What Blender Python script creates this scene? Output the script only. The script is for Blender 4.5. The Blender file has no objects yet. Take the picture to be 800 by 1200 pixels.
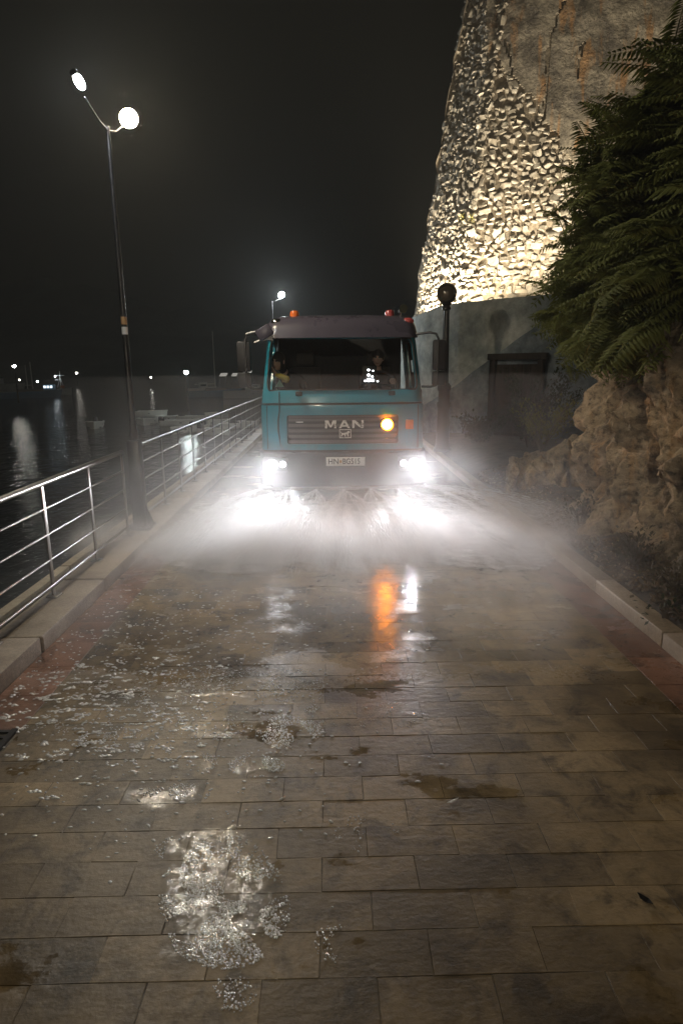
import bpy, bmesh, math, random
from mathutils import Vector, Matrix, Euler, noise as MN

random.seed(7)
S = bpy.context.scene
COL = S.collection
PI = math.pi
rad = math.radians

# ------------------------------------------------------------------ camera
YAW, PITCH, ROLL, FOC = rad(0.8956), rad(12.991), rad(-0.5), 720.0
CAMP = Vector((0, 0, 1.8))
def cam_axes():
    cy, sy, cp, sp = math.cos(YAW), math.sin(YAW), math.cos(PITCH), math.sin(PITCH)
    f = Vector((sy*cp, cy*cp, -sp)); r = Vector((cy, -sy, 0)); u = r.cross(f)
    c, s = math.cos(ROLL), math.sin(ROLL)
    return c*r + s*u, -s*r + c*u, f
R_, U_, F_ = cam_axes()
cam = bpy.data.cameras.new('camera')
cam.sensor_fit = 'VERTICAL'; cam.sensor_height = 36; cam.lens = FOC/1200*36
cam.clip_start = 0.05; cam.clip_end = 2000
co = bpy.data.objects.new('camera', cam); COL.objects.link(co)
m = Matrix((R_, U_, -F_)).transposed().to_4x4(); m.translation = CAMP
co.matrix_world = m
S.camera = co
def at_ground(px, py, z=0.0):
    """layout: the point of the horizontal plane z that the photograph shows at this pixel"""
    v = F_ + R_*((px-400)/FOC) - U_*((py-600)/FOC)
    return CAMP + v*((z-CAMP.z)/v.z)
def at_y(px, py, y):
    v = F_ + R_*((px-400)/FOC) - U_*((py-600)/FOC)
    return CAMP + v*(y/v.y)

# ------------------------------------------------------------------ world, exposure
w = bpy.data.worlds.new('World'); S.world = w; w.use_nodes = True
nt = w.node_tree
sky = nt.nodes.new('ShaderNodeTexSky'); sky.sky_type = 'NISHITA'; sky.sun_disc = False
sky.sun_elevation = rad(-6); sky.sun_rotation = rad(200)
bg = nt.nodes['Background']; bg.inputs['Strength'].default_value = 0.15
nt.links.new(sky.outputs[0], bg.inputs['Color'])
S.view_settings.view_transform = 'Standard'; S.view_settings.look = 'None'
S.view_settings.exposure = 0.0; S.view_settings.gamma = 1.0
S.view_settings.use_curve_mapping = False
cy = S.cycles
cy.max_bounces = 6; cy.diffuse_bounces = 2; cy.glossy_bounces = 3; cy.transmission_bounces = 4
cy.volume_bounces = 1; cy.transparent_max_bounces = 12
cy.caustics_reflective = False; cy.caustics_refractive = False
cy.sample_clamp_indirect = 3.0; cy.sample_clamp_direct = 0.0
cy.volume_step_rate = 1.0; cy.volume_max_steps = 128
cy.use_denoising = True
LAMP_E = 1120.0       # street lamp globes
HEAD_W = 700.0       # headlight beams
FLOOD_W = 2000.0
HAZE_D = 0.0015
MIST_JET, MIST_WISP = 3.9, 0.95

# ------------------------------------------------------------------ helpers
def tag(o, label=None, cat=None, group=None, kind=None):
    if label: o['label'] = label
    if cat: o['category'] = cat
    if group: o['group'] = group
    if kind: o['kind'] = kind
    return o
def empty(name, loc=(0, 0, 0), rz=0.0, label=None, cat=None, group=None):
    o = bpy.data.objects.new(name, None); COL.objects.link(o)
    o.location = loc; o.rotation_euler = (0, 0, rz); o.empty_display_size = 0.2
    return tag(o, label, cat, group)
def link(name, me, parent=None, loc=None, rot=None, scale=None):
    o = bpy.data.objects.new(name, me); COL.objects.link(o)
    if parent: o.parent = parent
    if loc is not None: o.location = loc
    if rot is not None: o.rotation_euler = rot
    if scale is not None: o.scale = scale
    return o
def frame(d, up=Vector((0, 0, 1))):
    d = Vector(d).normalized()
    if abs(d.dot(up)) > 0.98: up = Vector((1, 0, 0))
    a = up.cross(d).normalized(); b = d.cross(a)
    return a, b, d
class G:
    """collects shapes into one mesh"""
    def __init__(s): s.v = []; s.f = []; s.m = []; s.cm = 0
    def add(s, vs, fs):
        n = len(s.v); s.v += [tuple(p) for p in vs]
        for f in fs: s.f.append([i+n for i in f]); s.m.append(s.cm)
        return s
    def box(s, c, d, rot=None, bev=0.0):
        bm = bmesh.new(); bmesh.ops.create_cube(bm, size=1)
        for v in bm.verts: v.co = Vector((v.co.x*d[0], v.co.y*d[1], v.co.z*d[2]))
        if bev: bmesh.ops.bevel(bm, geom=bm.edges[:], offset=bev, segments=2, affect='EDGES', profile=0.5)
        M = (Euler(rot).to_matrix() if rot else Matrix.Identity(3))
        c = Vector(c); bm.verts.ensure_lookup_table()
        s.add([c + M @ v.co for v in bm.verts], [[v.index for v in f.verts] for f in bm.faces]); bm.free()
        return s
    def tube(s, path, r, n=8, cap=True):
        P = [Vector(p) for p in path]; k = len(P)
        rs = r if isinstance(r, (list, tuple)) else [r]*k
        vs = []; fs = []; up = Vector((0, 0, 1))
        d0 = (P[1]-P[0]).normalized()
        if abs(d0.z) > 0.95: up = Vector((0, 1, 0))
        for i in range(k):
            d = (P[min(i+1, k-1)] - P[max(i-1, 0)])
            a, b, _ = frame(d, up)
            up = b
            for j in range(n):
                t = 2*PI*j/n
                vs.append(P[i] + a*math.cos(t)*rs[i] + b*math.sin(t)*rs[i])
        for i in range(k-1):
            for j in range(n):
                fs.append([i*n+j, i*n+(j+1) % n, (i+1)*n+(j+1) % n, (i+1)*n+j])
        if cap: fs.append(list(range(n))[::-1]); fs.append([(k-1)*n+j for j in range(n)])
        return s.add(vs, fs)
    def lathe(s, prof, c=(0, 0, 0), n=20, M=None, cap=True):
        vs = []; fs = []; c = Vector(c); k = len(prof)
        for r, z in prof:
            for j in range(n):
                p = Vector((max(r, 1e-4)*math.cos(2*PI*j/n), max(r, 1e-4)*math.sin(2*PI*j/n), z))
                vs.append(c + (M @ p if M else p))
        for i in range(k-1):
            for j in range(n):
                fs.append([i*n+j, i*n+(j+1) % n, (i+1)*n+(j+1) % n, (i+1)*n+j])
        if cap: fs.append(list(range(n))[::-1]); fs.append([(k-1)*n+j for j in range(n)])
        return s.add(vs, fs)
    def ball(s, c, d, M=None, n=16, k=10):
        prof = [(math.sin(PI*i/k), -math.cos(PI*i/k)) for i in range(k+1)]
        D = Matrix.Diagonal(Vector(d)); M = (M @ D) if M else D
        return s.lathe(prof, c, n, M)
    def grid(s, P, close=False):
        """P: rows of points"""
        n = len(P[0]); vs = [p for row in P for p in row]; fs = []
        for i in range(len(P)-1):
            for j in range(n if close else n-1):
                fs.append([i*n+j, i*n+(j+1) % n, (i+1)*n+(j+1) % n, (i+1)*n+j])
        return s.add(vs, fs)
    def prism(s, poly, d):
        """closed outline (3-D points) pushed along vector d"""
        n = len(poly); P = [Vector(p) for p in poly]; d = Vector(d)
        vs = P + [p+d for p in P]
        fs = [list(range(n))[::-1], list(range(n, 2*n))] + [[i, (i+1) % n, n+(i+1) % n, n+i] for i in range(n)]
        return s.add(vs, fs)
    def thick(s, t):
        me = s.mesh('tmp'); bm = bmesh.new(); bm.from_mesh(me); bpy.data.meshes.remove(me)
        bmesh.ops.recalc_face_normals(bm, faces=bm.faces[:])
        bmesh.ops.solidify(bm, geom=bm.faces[:], thickness=t)
        s.v = [v.co[:] for v in bm.verts]; s.f = [[v.index for v in f.verts] for f in bm.faces]; s.m = [0]*len(s.f); bm.free()
        return s
    def mesh(s, name, mats=None, smooth=None, fix=False):
        me = bpy.data.meshes.new(name); me.from_pydata(s.v, [], s.f)
        for q in (mats if isinstance(mats, (list, tuple)) else [mats]):
            if q: me.materials.append(q)
        if max(s.m, default=0): me.polygons.foreach_set('material_index', s.m)
        if fix:
            bm = bmesh.new(); bm.from_mesh(me); bmesh.ops.recalc_face_normals(bm, faces=bm.faces[:]); bm.to_mesh(me); bm.free()
        if smooth is not None:
            me.shade_smooth(); me.set_sharp_from_angle(angle=rad(smooth))
        me.update(); return me
    def build(s, name, mats, parent=None, loc=None, rot=None, smooth=40, fix=True):
        return link(name, s.mesh(name, mats, smooth, fix), parent, loc, rot)
def copy_tree(o, parent=None):
    c = o.copy(); COL.objects.link(c)
    if parent: c.parent = parent
    for ch in [x for x in bpy.data.objects if x.parent == o]: copy_tree(ch, c)
    return c

# ------------------------------------------------------------------ materials
class NT:
    def __init__(s, name):
        s.mat = bpy.data.materials.new(name); s.mat.use_nodes = True
        s.t = s.mat.node_tree; s.b = s.t.nodes['Principled BSDF']; s.out = s.t.nodes['Material Output']
    def n(s, kind, **kw):
        x = s.t.nodes.new(kind)
        for k, v in kw.items(): setattr(x, k, v)
        return x
    def l(s, a, b): s.t.links.new(a, b)
    def pos(s, local=False):
        if local: return s.n('ShaderNodeTexCoord').outputs['Object']
        return s.n('ShaderNodeNewGeometry').outputs['Position']
    def scale(s, vec, sc):
        x = s.n('ShaderNodeMapping'); x.inputs['Scale'].default_value = sc if isinstance(sc, (tuple, list)) else (sc,)*3
        s.l(vec, x.inputs['Vector']); return x.outputs[0]
    def noise(s, vec, scale, detail=5, rough=0.6, dist=0.0):
        x = s.n('ShaderNodeTexNoise'); x.inputs['Scale'].default_value = scale; x.inputs['Detail'].default_value = detail
        x.inputs['Roughness'].default_value = rough; x.inputs['Distortion'].default_value = dist
        s.l(vec, x.inputs['Vector']); return x.outputs['Fac']
    def ramp(s, fac, stops):
        x = s.n('ShaderNodeValToRGB'); e = x.color_ramp.elements
        while len(e) < len(stops): e.new(0.5)
        for q, (p, c) in zip(e, stops):
            q.position = p; q.color = (c, c, c, 1) if isinstance(c, (int, float)) else (*c, 1)
        s.l(fac, x.inputs[0]); return x.outputs[0]
    def math(s, op, a, b=None, c=None, clamp=False):
        x = s.n('ShaderNodeMath', operation=op); x.use_clamp = clamp
        for i, q in enumerate((a, b, c)):
            if q is None: continue
            if isinstance(q, (int, float)): x.inputs[i].default_value = q
            else: s.l(q, x.inputs[i])
        return x.outputs[0]
    def mapr(s, v, a, b, c=0.0, d=1.0, smooth=True):
        x = s.n('ShaderNodeMapRange'); x.interpolation_type = 'SMOOTHSTEP' if smooth else 'LINEAR'
        for k, q in zip(('From Min', 'From Max', 'To Min', 'To Max'), (a, b, c, d)): x.inputs[k].default_value = q
        s.l(v, x.inputs['Value']); return x.outputs[0]
    def mix(s, f, a, b, mode='MIX'):
        x = s.n('ShaderNodeMix', data_type='RGBA', blend_type=mode)
        for sock, q in ((x.inputs[0], f), (x.inputs[6], a), (x.inputs[7], b)):
            if isinstance(q, (int, float)): sock.default_value = q
            elif isinstance(q, tuple): sock.default_value = (*q, 1)
            else: s.l(q, sock)
        return x.outputs[2]
    def bump(s, h, strength=0.4, dist=0.02, prev=None):
        x = s.n('ShaderNodeBump'); x.inputs['Strength'].default_value = strength; x.inputs['Distance'].default_value = dist
        s.l(h, x.inputs['Height'])
        if prev: s.l(prev, x.inputs['Normal'])
        return x.outputs[0]
    def set(s, **kw):
        for k, v in kw.items():
            k = k.replace('_', ' ').title().replace('Ior', 'IOR')
            sock = s.b.inputs[k]
            if isinstance(v, (int, float)): sock.default_value = v
            elif isinstance(v, tuple): sock.default_value = (*v, 1) if len(v) == 3 else v
            else: s.l(v, sock)
        return s
def stone_mat(name, c1, c2, scale=3.0, rough=0.85, bump=0.5, bscale=18, bdist=0.02, local=False, rnd=0.35, stretch=None):
    q = NT(name); p = q.pos(local)
    if stretch: p = q.scale(p, stretch)
    n1 = q.noise(p, scale, 7); n2 = q.noise(p, bscale, 6, 0.65)
    c = q.mix(q.mapr(n1, 0.3, 0.7), c1, c2)
    c = q.mix(q.mapr(n2, 0.3, 0.75, 0.35, 0.0), c, (0.02, 0.018, 0.014))
    if rnd:
        oi = q.n('ShaderNodeObjectInfo').outputs['Random']
        hs = q.n('ShaderNodeHueSaturation'); q.l(c, hs.inputs['Color']); q.l(q.mapr(oi, 0, 1, 1-rnd, 1+rnd, False), hs.inputs['Value']); c = hs.outputs[0]
    q.set(base_color=c, roughness=rough, normal=q.bump(n2, bump, bdist)); return q.mat
def flat_mat(name, c, rough=0.5, metal=0.0, var=0.25, scale=14, bump=0.0, local=True, coat=0.0):
    q = NT(name); p = q.pos(local); n = q.noise(p, scale, 5)
    d = tuple(x*(1-var) for x in c); e = tuple(min(1, x*(1+var)) for x in c)
    q.set(base_color=q.mix(n, d, e), metallic=metal, roughness=q.mapr(n, 0.2, 0.8, max(0.03, rough*0.8), min(1, rough*1.2)), coat_weight=coat)
    if bump: q.set(normal=q.bump(n, bump, 0.01))
    return q.mat
def glow_mat(name, c, e):
    q = NT(name); q.set(base_color=(0.8, 0.8, 0.8), emission_color=c, emission_strength=e); return q.mat

def paving_mat(name, dark, light):
    q = NT(name); p = q.pos()
    sx = q.n('ShaderNodeSeparateXYZ'); q.l(p, sx.inputs[0])
    n1 = q.noise(p, 1.3, 8, 0.68, 0.4); n2 = q.noise(p, 5.5, 8, 0.72, 0.5); n3 = q.noise(p, 38, 5, 0.7)
    c = q.mix(q.mapr(n1, 0.32, 0.66), dark, light)
    c = q.mix(q.mapr(n2, 0.46, 0.68, 0, 0.85), c, tuple(x*0.45 for x in dark))
    c = q.mix(q.mapr(n3, 0.45, 0.8, 0, 0.4), c, tuple(x*0.5 for x in dark))
    oi = q.n('ShaderNodeObjectInfo').outputs['Random']
    hs = q.n('ShaderNodeHueSaturation'); q.l(c, hs.inputs['Color']); q.l(q.mapr(oi, 0, 1, 0.62, 1.3, False), hs.inputs['Value'])
    # wet: the whole surface near the spraying truck, patches of water film further from it
    film = q.noise(q.scale(p, (1.0, 1.6, 1.0)), 1.5, 5, 0.6)
    wet = q.math('MAXIMUM', q.math('MULTIPLY', q.mapr(sx.outputs[1], 2.4, 4.2), q.mapr(film, 0.3, 0.5)), q.mapr(film, 0.56, 0.64))
    rough = q.mapr(wet, 0, 1, 0.48, 0.09, False)
    rough = q.math('ADD', rough, q.mapr(n3, 0.3, 0.7, -0.05, 0.08, False))
    h = q.math('ADD', q.math('MULTIPLY', q.noise(p, 55, 4, 0.6), 0.6), q.math('MULTIPLY', q.noise(q.scale(p, (14, 30, 14)), 1.0, 3), 0.9))
    q.set(base_color=hs.outputs[0], roughness=rough, normal=q.bump(h, 0.4, 0.005), specular_ior_level=0.5)
    return q.mat
M = {}
M['pave'] = paving_mat('wet_stone_paver', (0.085, 0.06, 0.03), (0.26, 0.19, 0.10))
M['pavered'] = paving_mat('wet_red_paver', (0.12, 0.06, 0.035), (0.27, 0.14, 0.09))
M['mortar'] = stone_mat('joint_mortar', (0.07, 0.056, 0.038), (0.15, 0.122, 0.082), 6, 0.6, rnd=0)
M['kerb'] = stone_mat('kerb_concrete', (0.26, 0.2, 0.14), (0.38, 0.31, 0.225), 4, 0.6, 0.35, 40, 0.006, rnd=0.15)
M['dirt'] = stone_mat('dirt', (0.045, 0.036, 0.025), (0.11, 0.085, 0.06), 5, 0.95, 0.8, 22, 0.03, rnd=0)
M['rock'] = None
M['fort'] = stone_mat('fort_mortar', (0.24, 0.195, 0.14), (0.4, 0.34, 0.26), 2.5, 0.95, 0.8, 14, 0.04, rnd=0)
M['fstone'] = stone_mat('fort_stone', (0.30, 0.26, 0.2), (0.46, 0.42, 0.35), 3, 0.9, 0.5, 20, 0.02, rnd=0.3)
M['lowwall'] = stone_mat('rendered_wall', (0.27, 0.31, 0.31), (0.64, 0.66, 0.61), 1.1, 0.9, 0.9, 5, 0.05, rnd=0)
M['steel'] = flat_mat('brushed_steel', (0.30, 0.29, 0.275), 0.33, 1.0, 0.12, 30)
M['iron'] = flat_mat('black_iron', (0.011, 0.011, 0.012), 0.38, 0.0, 0.3, 20, 0.1)
M['matt'] = flat_mat('matt_black', (0.004, 0.004, 0.004), 0.9, 0, 0.2, 20)
M['black'] = flat_mat('black_plastic', (0.02, 0.02, 0.022), 0.45, 0.0, 0.3, 20)
M['rubber'] = flat_mat('rubber', (0.015, 0.015, 0.015), 0.8, 0, 0.3, 30, 0.2)
M['chrome'] = flat_mat('chrome', (0.75, 0.75, 0.75), 0.15, 1.0, 0.08, 20)
M['timber'] = stone_mat('pale_timber', (0.3, 0.25, 0.17), (0.42, 0.36, 0.26), 3, 0.8, 0.3, 20, 0.005, rnd=0.1)
M['wood'] = stone_mat('old_wood', (0.018, 0.011, 0.008), (0.038, 0.024, 0.016), 3, 0.8, 0.5, 10, 0.01, rnd=0.2, stretch=(6, 1, 1))
def paint_mat():
    q = NT('teal_truck_paint'); p = q.pos(True)
    n = q.noise(p, 2.2, 6); d = q.noise(q.scale(p, (1, 1, 0.35)), 9, 6, 0.7)
    c = q.mix(n, (0.007, 0.17, 0.25), (0.012, 0.22, 0.31))
    sx = q.n('ShaderNodeSeparateXYZ'); q.l(p, sx.inputs[0])
    grime = q.math('MULTIPLY', q.mapr(d, 0.4, 0.75), q.mapr(sx.outputs[2], 0.5, 1.7, 0.55, 0.12))
    c = q.mix(grime, c, (0.11, 0.10, 0.085))
    q.set(base_color=c, roughness=q.mapr(d, 0.3, 0.7, 0.28, 0.5), coat_weight=0.35, coat_roughness=0.12); return q.mat
M['teal'] = paint_mat()
M['visor'] = flat_mat('smoked_visor', (0.055, 0.05, 0.068), 0.3, 0.0, 0.2, 5)
M['grille'] = flat_mat('grille_grey', (0.11, 0.10, 0.105), 0.5, 0.0, 0.25, 12)
M['bumper'] = flat_mat('bumper_plastic', (0.03, 0.027, 0.034), 0.55, 0, 0.3, 9)
M['silver'] = flat_mat('silver_badge', (0.7, 0.7, 0.68), 0.3, 0.6, 0.1, 20)
M['white'] = flat_mat('white_paint', (0.72, 0.72, 0.7), 0.45, 0, 0.08, 8)
M['cloth'] = flat_mat('dark_cloth', (0.02, 0.02, 0.023), 0.9, 0, 0.3, 30, 0.2)
M['skin'] = flat_mat('skin', (0.68, 0.45, 0.36), 0.5, 0, 0.12, 12)
M['hair'] = flat_mat('dark_hair', (0.018, 0.012, 0.01), 0.6, 0, 0.4, 60, 0.4)
M['yellow'] = flat_mat('yellow_fabric', (0.85, 0.62, 0.08), 0.75, 0, 0.15, 20, 0.2)
M['seat'] = flat_mat('seat_fabric', (0.045, 0.04, 0.04), 0.9, 0, 0.3, 40, 0.2)
def glass_mat(name, tint=(0.88, 0.91, 0.9), rough=0.02):
    q = NT(name)
    tr = q.n('ShaderNodeBsdfTransparent'); tr.inputs[0].default_value = (*tint, 1)
    gl = q.n('ShaderNodeBsdfGlossy'); gl.inputs['Roughness'].default_value = rough
    fr = q.n('ShaderNodeFresnel'); fr.inputs[0].default_value = 1.5
    mx = q.n('ShaderNodeMixShader'); q.l(fr.outputs[0], mx.inputs[0]); q.l(tr.outputs[0], mx.inputs[1]); q.l(gl.outputs[0], mx.inputs[2])
    q.l(mx.outputs[0], q.out.inputs[0]); return q.mat
M['glass'] = glass_mat('windscreen_glass')
M['clear'] = glass_mat('lens_glass', (0.95, 0.95, 0.95))

# ------------------------------------------------------------------ lamps: builders
def spot(name, parent, loc, aim, watts, angle, blend, col, size=0.05):
    L = bpy.data.lights.new(name, 'SPOT'); L.energy = watts; L.spot_size = rad(angle); L.spot_blend = blend; L.color = col
    L.shadow_soft_size = size
    o = bpy.data.objects.new(name, L); COL.objects.link(o); o.parent = parent; o.location = loc
    o.rotation_euler = Vector(aim).to_track_quat('-Z', 'Y').to_euler()
    return o
M['lampglow'] = glow_mat('lit_lamp_globe', (1.0, 0.84, 0.6), LAMP_E)
M['lampglow2'] = glow_mat('lit_lamp_globe_white', (0.93, 0.97, 1.0), LAMP_E*1.0)

M['lampglow3'] = glow_mat('lit_lamp_globe_cool', (0.9, 0.97, 1.0), LAMP_E*2.2)
M['lampglow4'] = glow_mat('lit_lamp_globe_warm', (1.0, 0.85, 0.62), LAMP_E*1.7)
def street_lamp(loc, label, heads, glow):
    t = empty('street_lamp', loc, 0, label, 'street lamp', 'twin armed quay lamps')
    g = G()
    g.box((0, 0, 0.02), (0.26, 0.3, 0.03), bev=0.004)
    g.build('base_plate', M['iron'], t)
    g = G(); g.box((0, 0, 0.5), (0.13, 0.15, 0.95), bev=0.012)
    g.build('lower_shaft', M['iron'], t)
    g = G()
    for sx in (1,):
        g.prism([(0.066, -0.01, 0.037), (0.15, -0.01, 0.037), (0.066, -0.01, 0.26)], (0, 0.02, 0))
    g.build('gusset', M['iron'], t)
    g = G(); g.tube([(0, 0, 0.98), (0, 0, 1.04), (0.0, 0, 1.1), (0, 0, 2.6), (0, 0, 4.0)], [0.052, 0.052, 0.036, 0.027, 0.019], 12)
    g.build('pole', M['iron'], t)
    for z, mt, nm in ((2.17, M['tape_o'], 'tape_band'), (2.07, M['white'], 'tape_band')):
        g = G(); g.tube([(0, 0, z), (0, 0, z+0.075)], [0.0315, 0.031], 12); g.build(nm, mt, t)
    for (hx, hy, hz), (dx, dy, dz), gm in zip(heads, [Vector(h).normalized() for h in heads], glow):
        g = G(); h = Vector((hx, hy, hz))
        b = Vector((0, 0, 3.97))
        g.tube([b, b.lerp(h, 0.35)+Vector((0, 0, -0.05)), h + Vector((0, -0.1*math.copysign(1, hy), -0.08))], [0.009, 0.007, 0.006], 8)
        g.build('arm', M['matt'], t)
        ax = (h - b).normalized(); a, c, d = frame(ax)
        MM = Matrix((a, c, d)).transposed()
        g = G(); g.ball(h, (0.038, 0.038, 0.075) if gm is M['lampglow2'] else (0.088, 0.088, 0.105), MM, 14, 8)
        gl = g.build('lamp_globe', gm, t)
        g = G(); g.lathe([(0.0, 0.109), (0.02, 0.107), (0.034, 0.098), (0.036, 0.088), (0.034, 0.086), (0.02, 0.096), (0.0, 0.099)], h + d*0.003, 16, MM)
        g.build('lamp_cap', M['iron'], t)
    return t
M['tape_o'] = flat_mat('orange_tape', (0.5, 0.3, 0.14), 0.6)
street_lamp((-2.12, 6.66, 0.11), 'near street lamp standing in the gap of the quay railing, lit', [(-0.07, -0.46, 4.2), (0.06, 0.52, 4.26)], [M['lampglow2'], M['lampglow']])
street_lamp((-1.95, 22.0, 0.11), 'far street lamp glowing above the truck roof corner', [(0.33, -0.05, 4.19)], [M['lampglow3']])
street_lamp((-2.12, -8.7, 0.11), 'street lamp of the same row standing behind the camera', [(-0.07, -0.46, 4.2), (0.06, 0.52, 4.26)], [M['lampglow4'], M['lampglow4']])

# ------------------------------------------------------------------ ground, water, hills
def face_up(o):
    bm = bmesh.new(); bm.from_mesh(o.data); bm.normal_update()
    if sum(f.normal.z*f.calc_area() for f in bm.faces) < 0: bmesh.ops.reverse_faces(bm, faces=bm.faces[:])
    bm.to_mesh(o.data); bm.free(); return o
def structure(name, g, mats, parent=None, smooth=40, fix=True):
    o = g.build(name, mats, parent, smooth=smooth, fix=fix)
    if not parent: o['kind'] = 'structure'
    return o
LX, RX = -1.92, 2.16        # faces of the two kerbs
KH = 0.11
g = G(); g.add([(LX-0.02, -12, -0.002), (RX+0.02, -12, -0.002), (RX+0.02, 60, -0.002), (LX-0.02, 60, -0.002)], [[0, 1, 2, 3]])
road = structure('road', g, M['mortar'])
slab_v = []
def slab_geo(l, wd, seed, big=False):
    """paver with worn, slightly uneven edges; top at z=0"""
    r = random.Random(seed); o = []
    j = lambda: r.uniform(-0.0022, 0.0022)
    hx, hy = l/2-0.0006, wd/2-0.0006
    out = []
    for (sx, sy) in ((-1, -1), (0, -1), (1, -1), (1, 1), (0, 1), (-1, 1)):
        out.append((sx*hx+j(), sy*hy+j()))
    b = 0.0010
    ins = [(x*(1-b/hx) , y*(1-b/hy)) for x, y in out]
    vs = [(x, y, -0.02) for x, y in out] + [(x, y, -0.0011) for x, y in out] + [(x, y, r.uniform(-0.0006, 0.0006)) for x, y in ins]
    fs = [[12, 13, 16, 17], [13, 14, 15, 16]]
    for a in (0, 6):
        for i in range(6): fs.append([a+i, a+(i+1) % 6, a+6+(i+1) % 6, a+6+i])
    return vs, fs
PITCH_Y, SL = 0.158, 0.348
fx0, fx1 = LX+0.30, RX-0.30
variants = []
for k in range(8):
    a = G(); a.add(*slab_geo(SL, PITCH_Y, k)); variants.append(a.mesh('paving_slab', M['pave'], None, True))
halves = []
for k in range(3):
    a = G(); a.add(*slab_geo(SL/2, PITCH_Y, 30+k)); halves.append(a.mesh('paving_slab', M['pave'], None, True))
reds = []
for k in range(4):
    a = G(); a.add(*slab_geo(0.296, 0.348, 60+k)); reds.append(a.mesh('paving_slab', M['pavered'], None, True))
far = G(); farred = G()
y = -3.0; row = 0
rr = random.Random(4)
def put_far(G_, geo, x, y):
    vs, fs = geo; dz = rr.uniform(-0.0015, 0.0015); G_.add([(a+x, b+y, c+dz) for a, b, c in vs], fs)
while y < 14:
    cells = []
    x = fx0
    shift = row % 2
    if shift: cells.append((x+SL/4, True)); x += SL/2
    while x + SL <= fx1+0.01: cells.append((x+SL/2, False)); x += SL
    if fx1-x > 0.05: cells.append((x+SL/4, True))
    for cx, half in cells:
        if 1.2 <= y <= 4.95:
            me = rr.choice(halves if half else variants)
            o = link('paving_slab', me, road, (cx, y, rr.uniform(-0.0009, 0.0009)), (rr.uniform(-.004, .004), rr.uniform(-.002, .002), rr.choice((0, PI))))
        else: put_far(far, slab_geo(SL/2 if half else SL, PITCH_Y, rr.randrange(9999)), cx, y)
    y += PITCH_Y; row += 1
y = -2.9
while y < 14:
    for cx in (LX+0.149, RX-0.149):
        if cx < 0 and 2.5 < y < 2.9: continue
        if 1.4 <= y <= 5.0: link('paving_slab', rr.choice(reds), road, (cx, y, rr.uniform(-0.001, 0.001)), (0, 0, rr.choice((0, PI))))
        else: put_far(farred, slab_geo(0.296, 0.348, rr.randrange(9999)), cx, y)
    y += 0.35
far.build('paving_field', M['pave'], road, smooth=None)['kind'] = 'stuff'
farred.build('border_field', M['pavered'], road, smooth=None)['kind'] = 'stuff'
g = G(); g.box(((fx0+fx1)/2+0.0, 37, -0.006), (RX-LX, 46, 0.012)); g.build('far_paving', M['pave'], road)

# kerbs: left one is a wide coping that carries the railing
def kerb(name, x0, x1, ys, label, zt):
    t = empty(name, (0, 0, 0)); t['kind'] = 'structure'
    r = random.Random(int(abs(x0)*100))
    y = ys
    meshes = []
    for k in range(4):
        a = G(); a.box((0, 0, 0), (abs(x1-x0), 1.0, zt+0.25), bev=0.012)
        a.v = [(p[0]+r.uniform(-.003, .003), p[1], p[2]+r.uniform(-.003, .003)) for p in a.v]
        meshes.append(a.mesh('kerb_stone', M['kerb'], 30, True))
    while y < 30:
        L = r.uniform(0.95, 1.25)
        o = link('kerb_stone', r.choice(meshes), t, ((x0+x1)/2 + r.uniform(-.004, .004), y+L/2, (zt-0.25)/2 + r.uniform(-.004, .004)), None, (1, L-0.008, 1))
        y += L
    return t
kerb('quay_kerb', LX, LX-0.34, -4.0, '', KH)
kerb('verge_kerb', RX, RX+0.15, -4.0, '', KH-0.005)

# quay wall, timber fender, harbour water
g = G(); g.box((LX-0.36, 13, -1.2), (0.04, 34, 2.3)); structure('quay_wall', g, M['kerb'])
t = empty('timber_fender', (-2.62, 0, -0.1), 0, 'long pale timber fender beam along the quay edge below the railing', 'fender')
for k in range(6):
    g = G(); g.box((0, 0, 0), (0.1, 2.9, 0.12), bev=0.012)
    g.build('beam', M['timber'] if 'timber' in M else M['kerb'], t, (0, 1.4+k*2.93, 0))
    g = G(); g.box((0.12, 0, -0.02), (0.2, 0.06, 0.05)); g.build('bracket', M['iron'], t, (0, 1.4+k*2.93, 0))
def water_mat():
    q = NT('harbour_water'); p = q.pos()
    h = q.math('ADD', q.noise(q.scale(p, (1, 0.55, 1)), 2.2, 4, 0.55), q.math('MULTIPLY', q.noise(p, 9, 3), 0.3))
    q.set(base_color=(0.006, 0.011, 0.012), roughness=0.04, specular_ior_level=0.5, normal=q.bump(h, 0.45, 0.1)); return q.mat
g = G(); g.add([(-400, -30, -1.1), (-2.3, -30, -1.1), (-2.3, 60, -1.1), (150, 60, -1.1), (150, 400, -1.1), (-400, 400, -1.1)], [[0, 1, 2, 3, 4, 5]])
face_up(structure('harbour_water', g, water_mat(), smooth=None))
def hill_mat():
    return stone_mat('wooded_hill', (0.02, 0.028, 0.016), (0.05, 0.055, 0.035), 0.08, 0.95, 0.8, 0.5, 1.0, rnd=0)
P = []
for i in range(60):
    x = -330 + i*8.0
    row = []
    for j in range(14):
        y = 150 + j*13
        env = min(1, j/7.0)
        z = -1.6 + env*(22 + 26*MN.noise(Vector((x*0.011, 3.3, 0))) + 10*MN.noise(Vector((x*0.05, y*0.05, 1)))) + (1.6+2.2*MN.noise(Vector((x*0.21, y*0.2, 4))) if j else 0)
        row.append((x + 4*MN.noise(Vector((x, y, 2))), y, z))
    P.append(row)
g = G(); g.grid(P); structure('far_hillside', g, hill_mat(), smooth=60)
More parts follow.
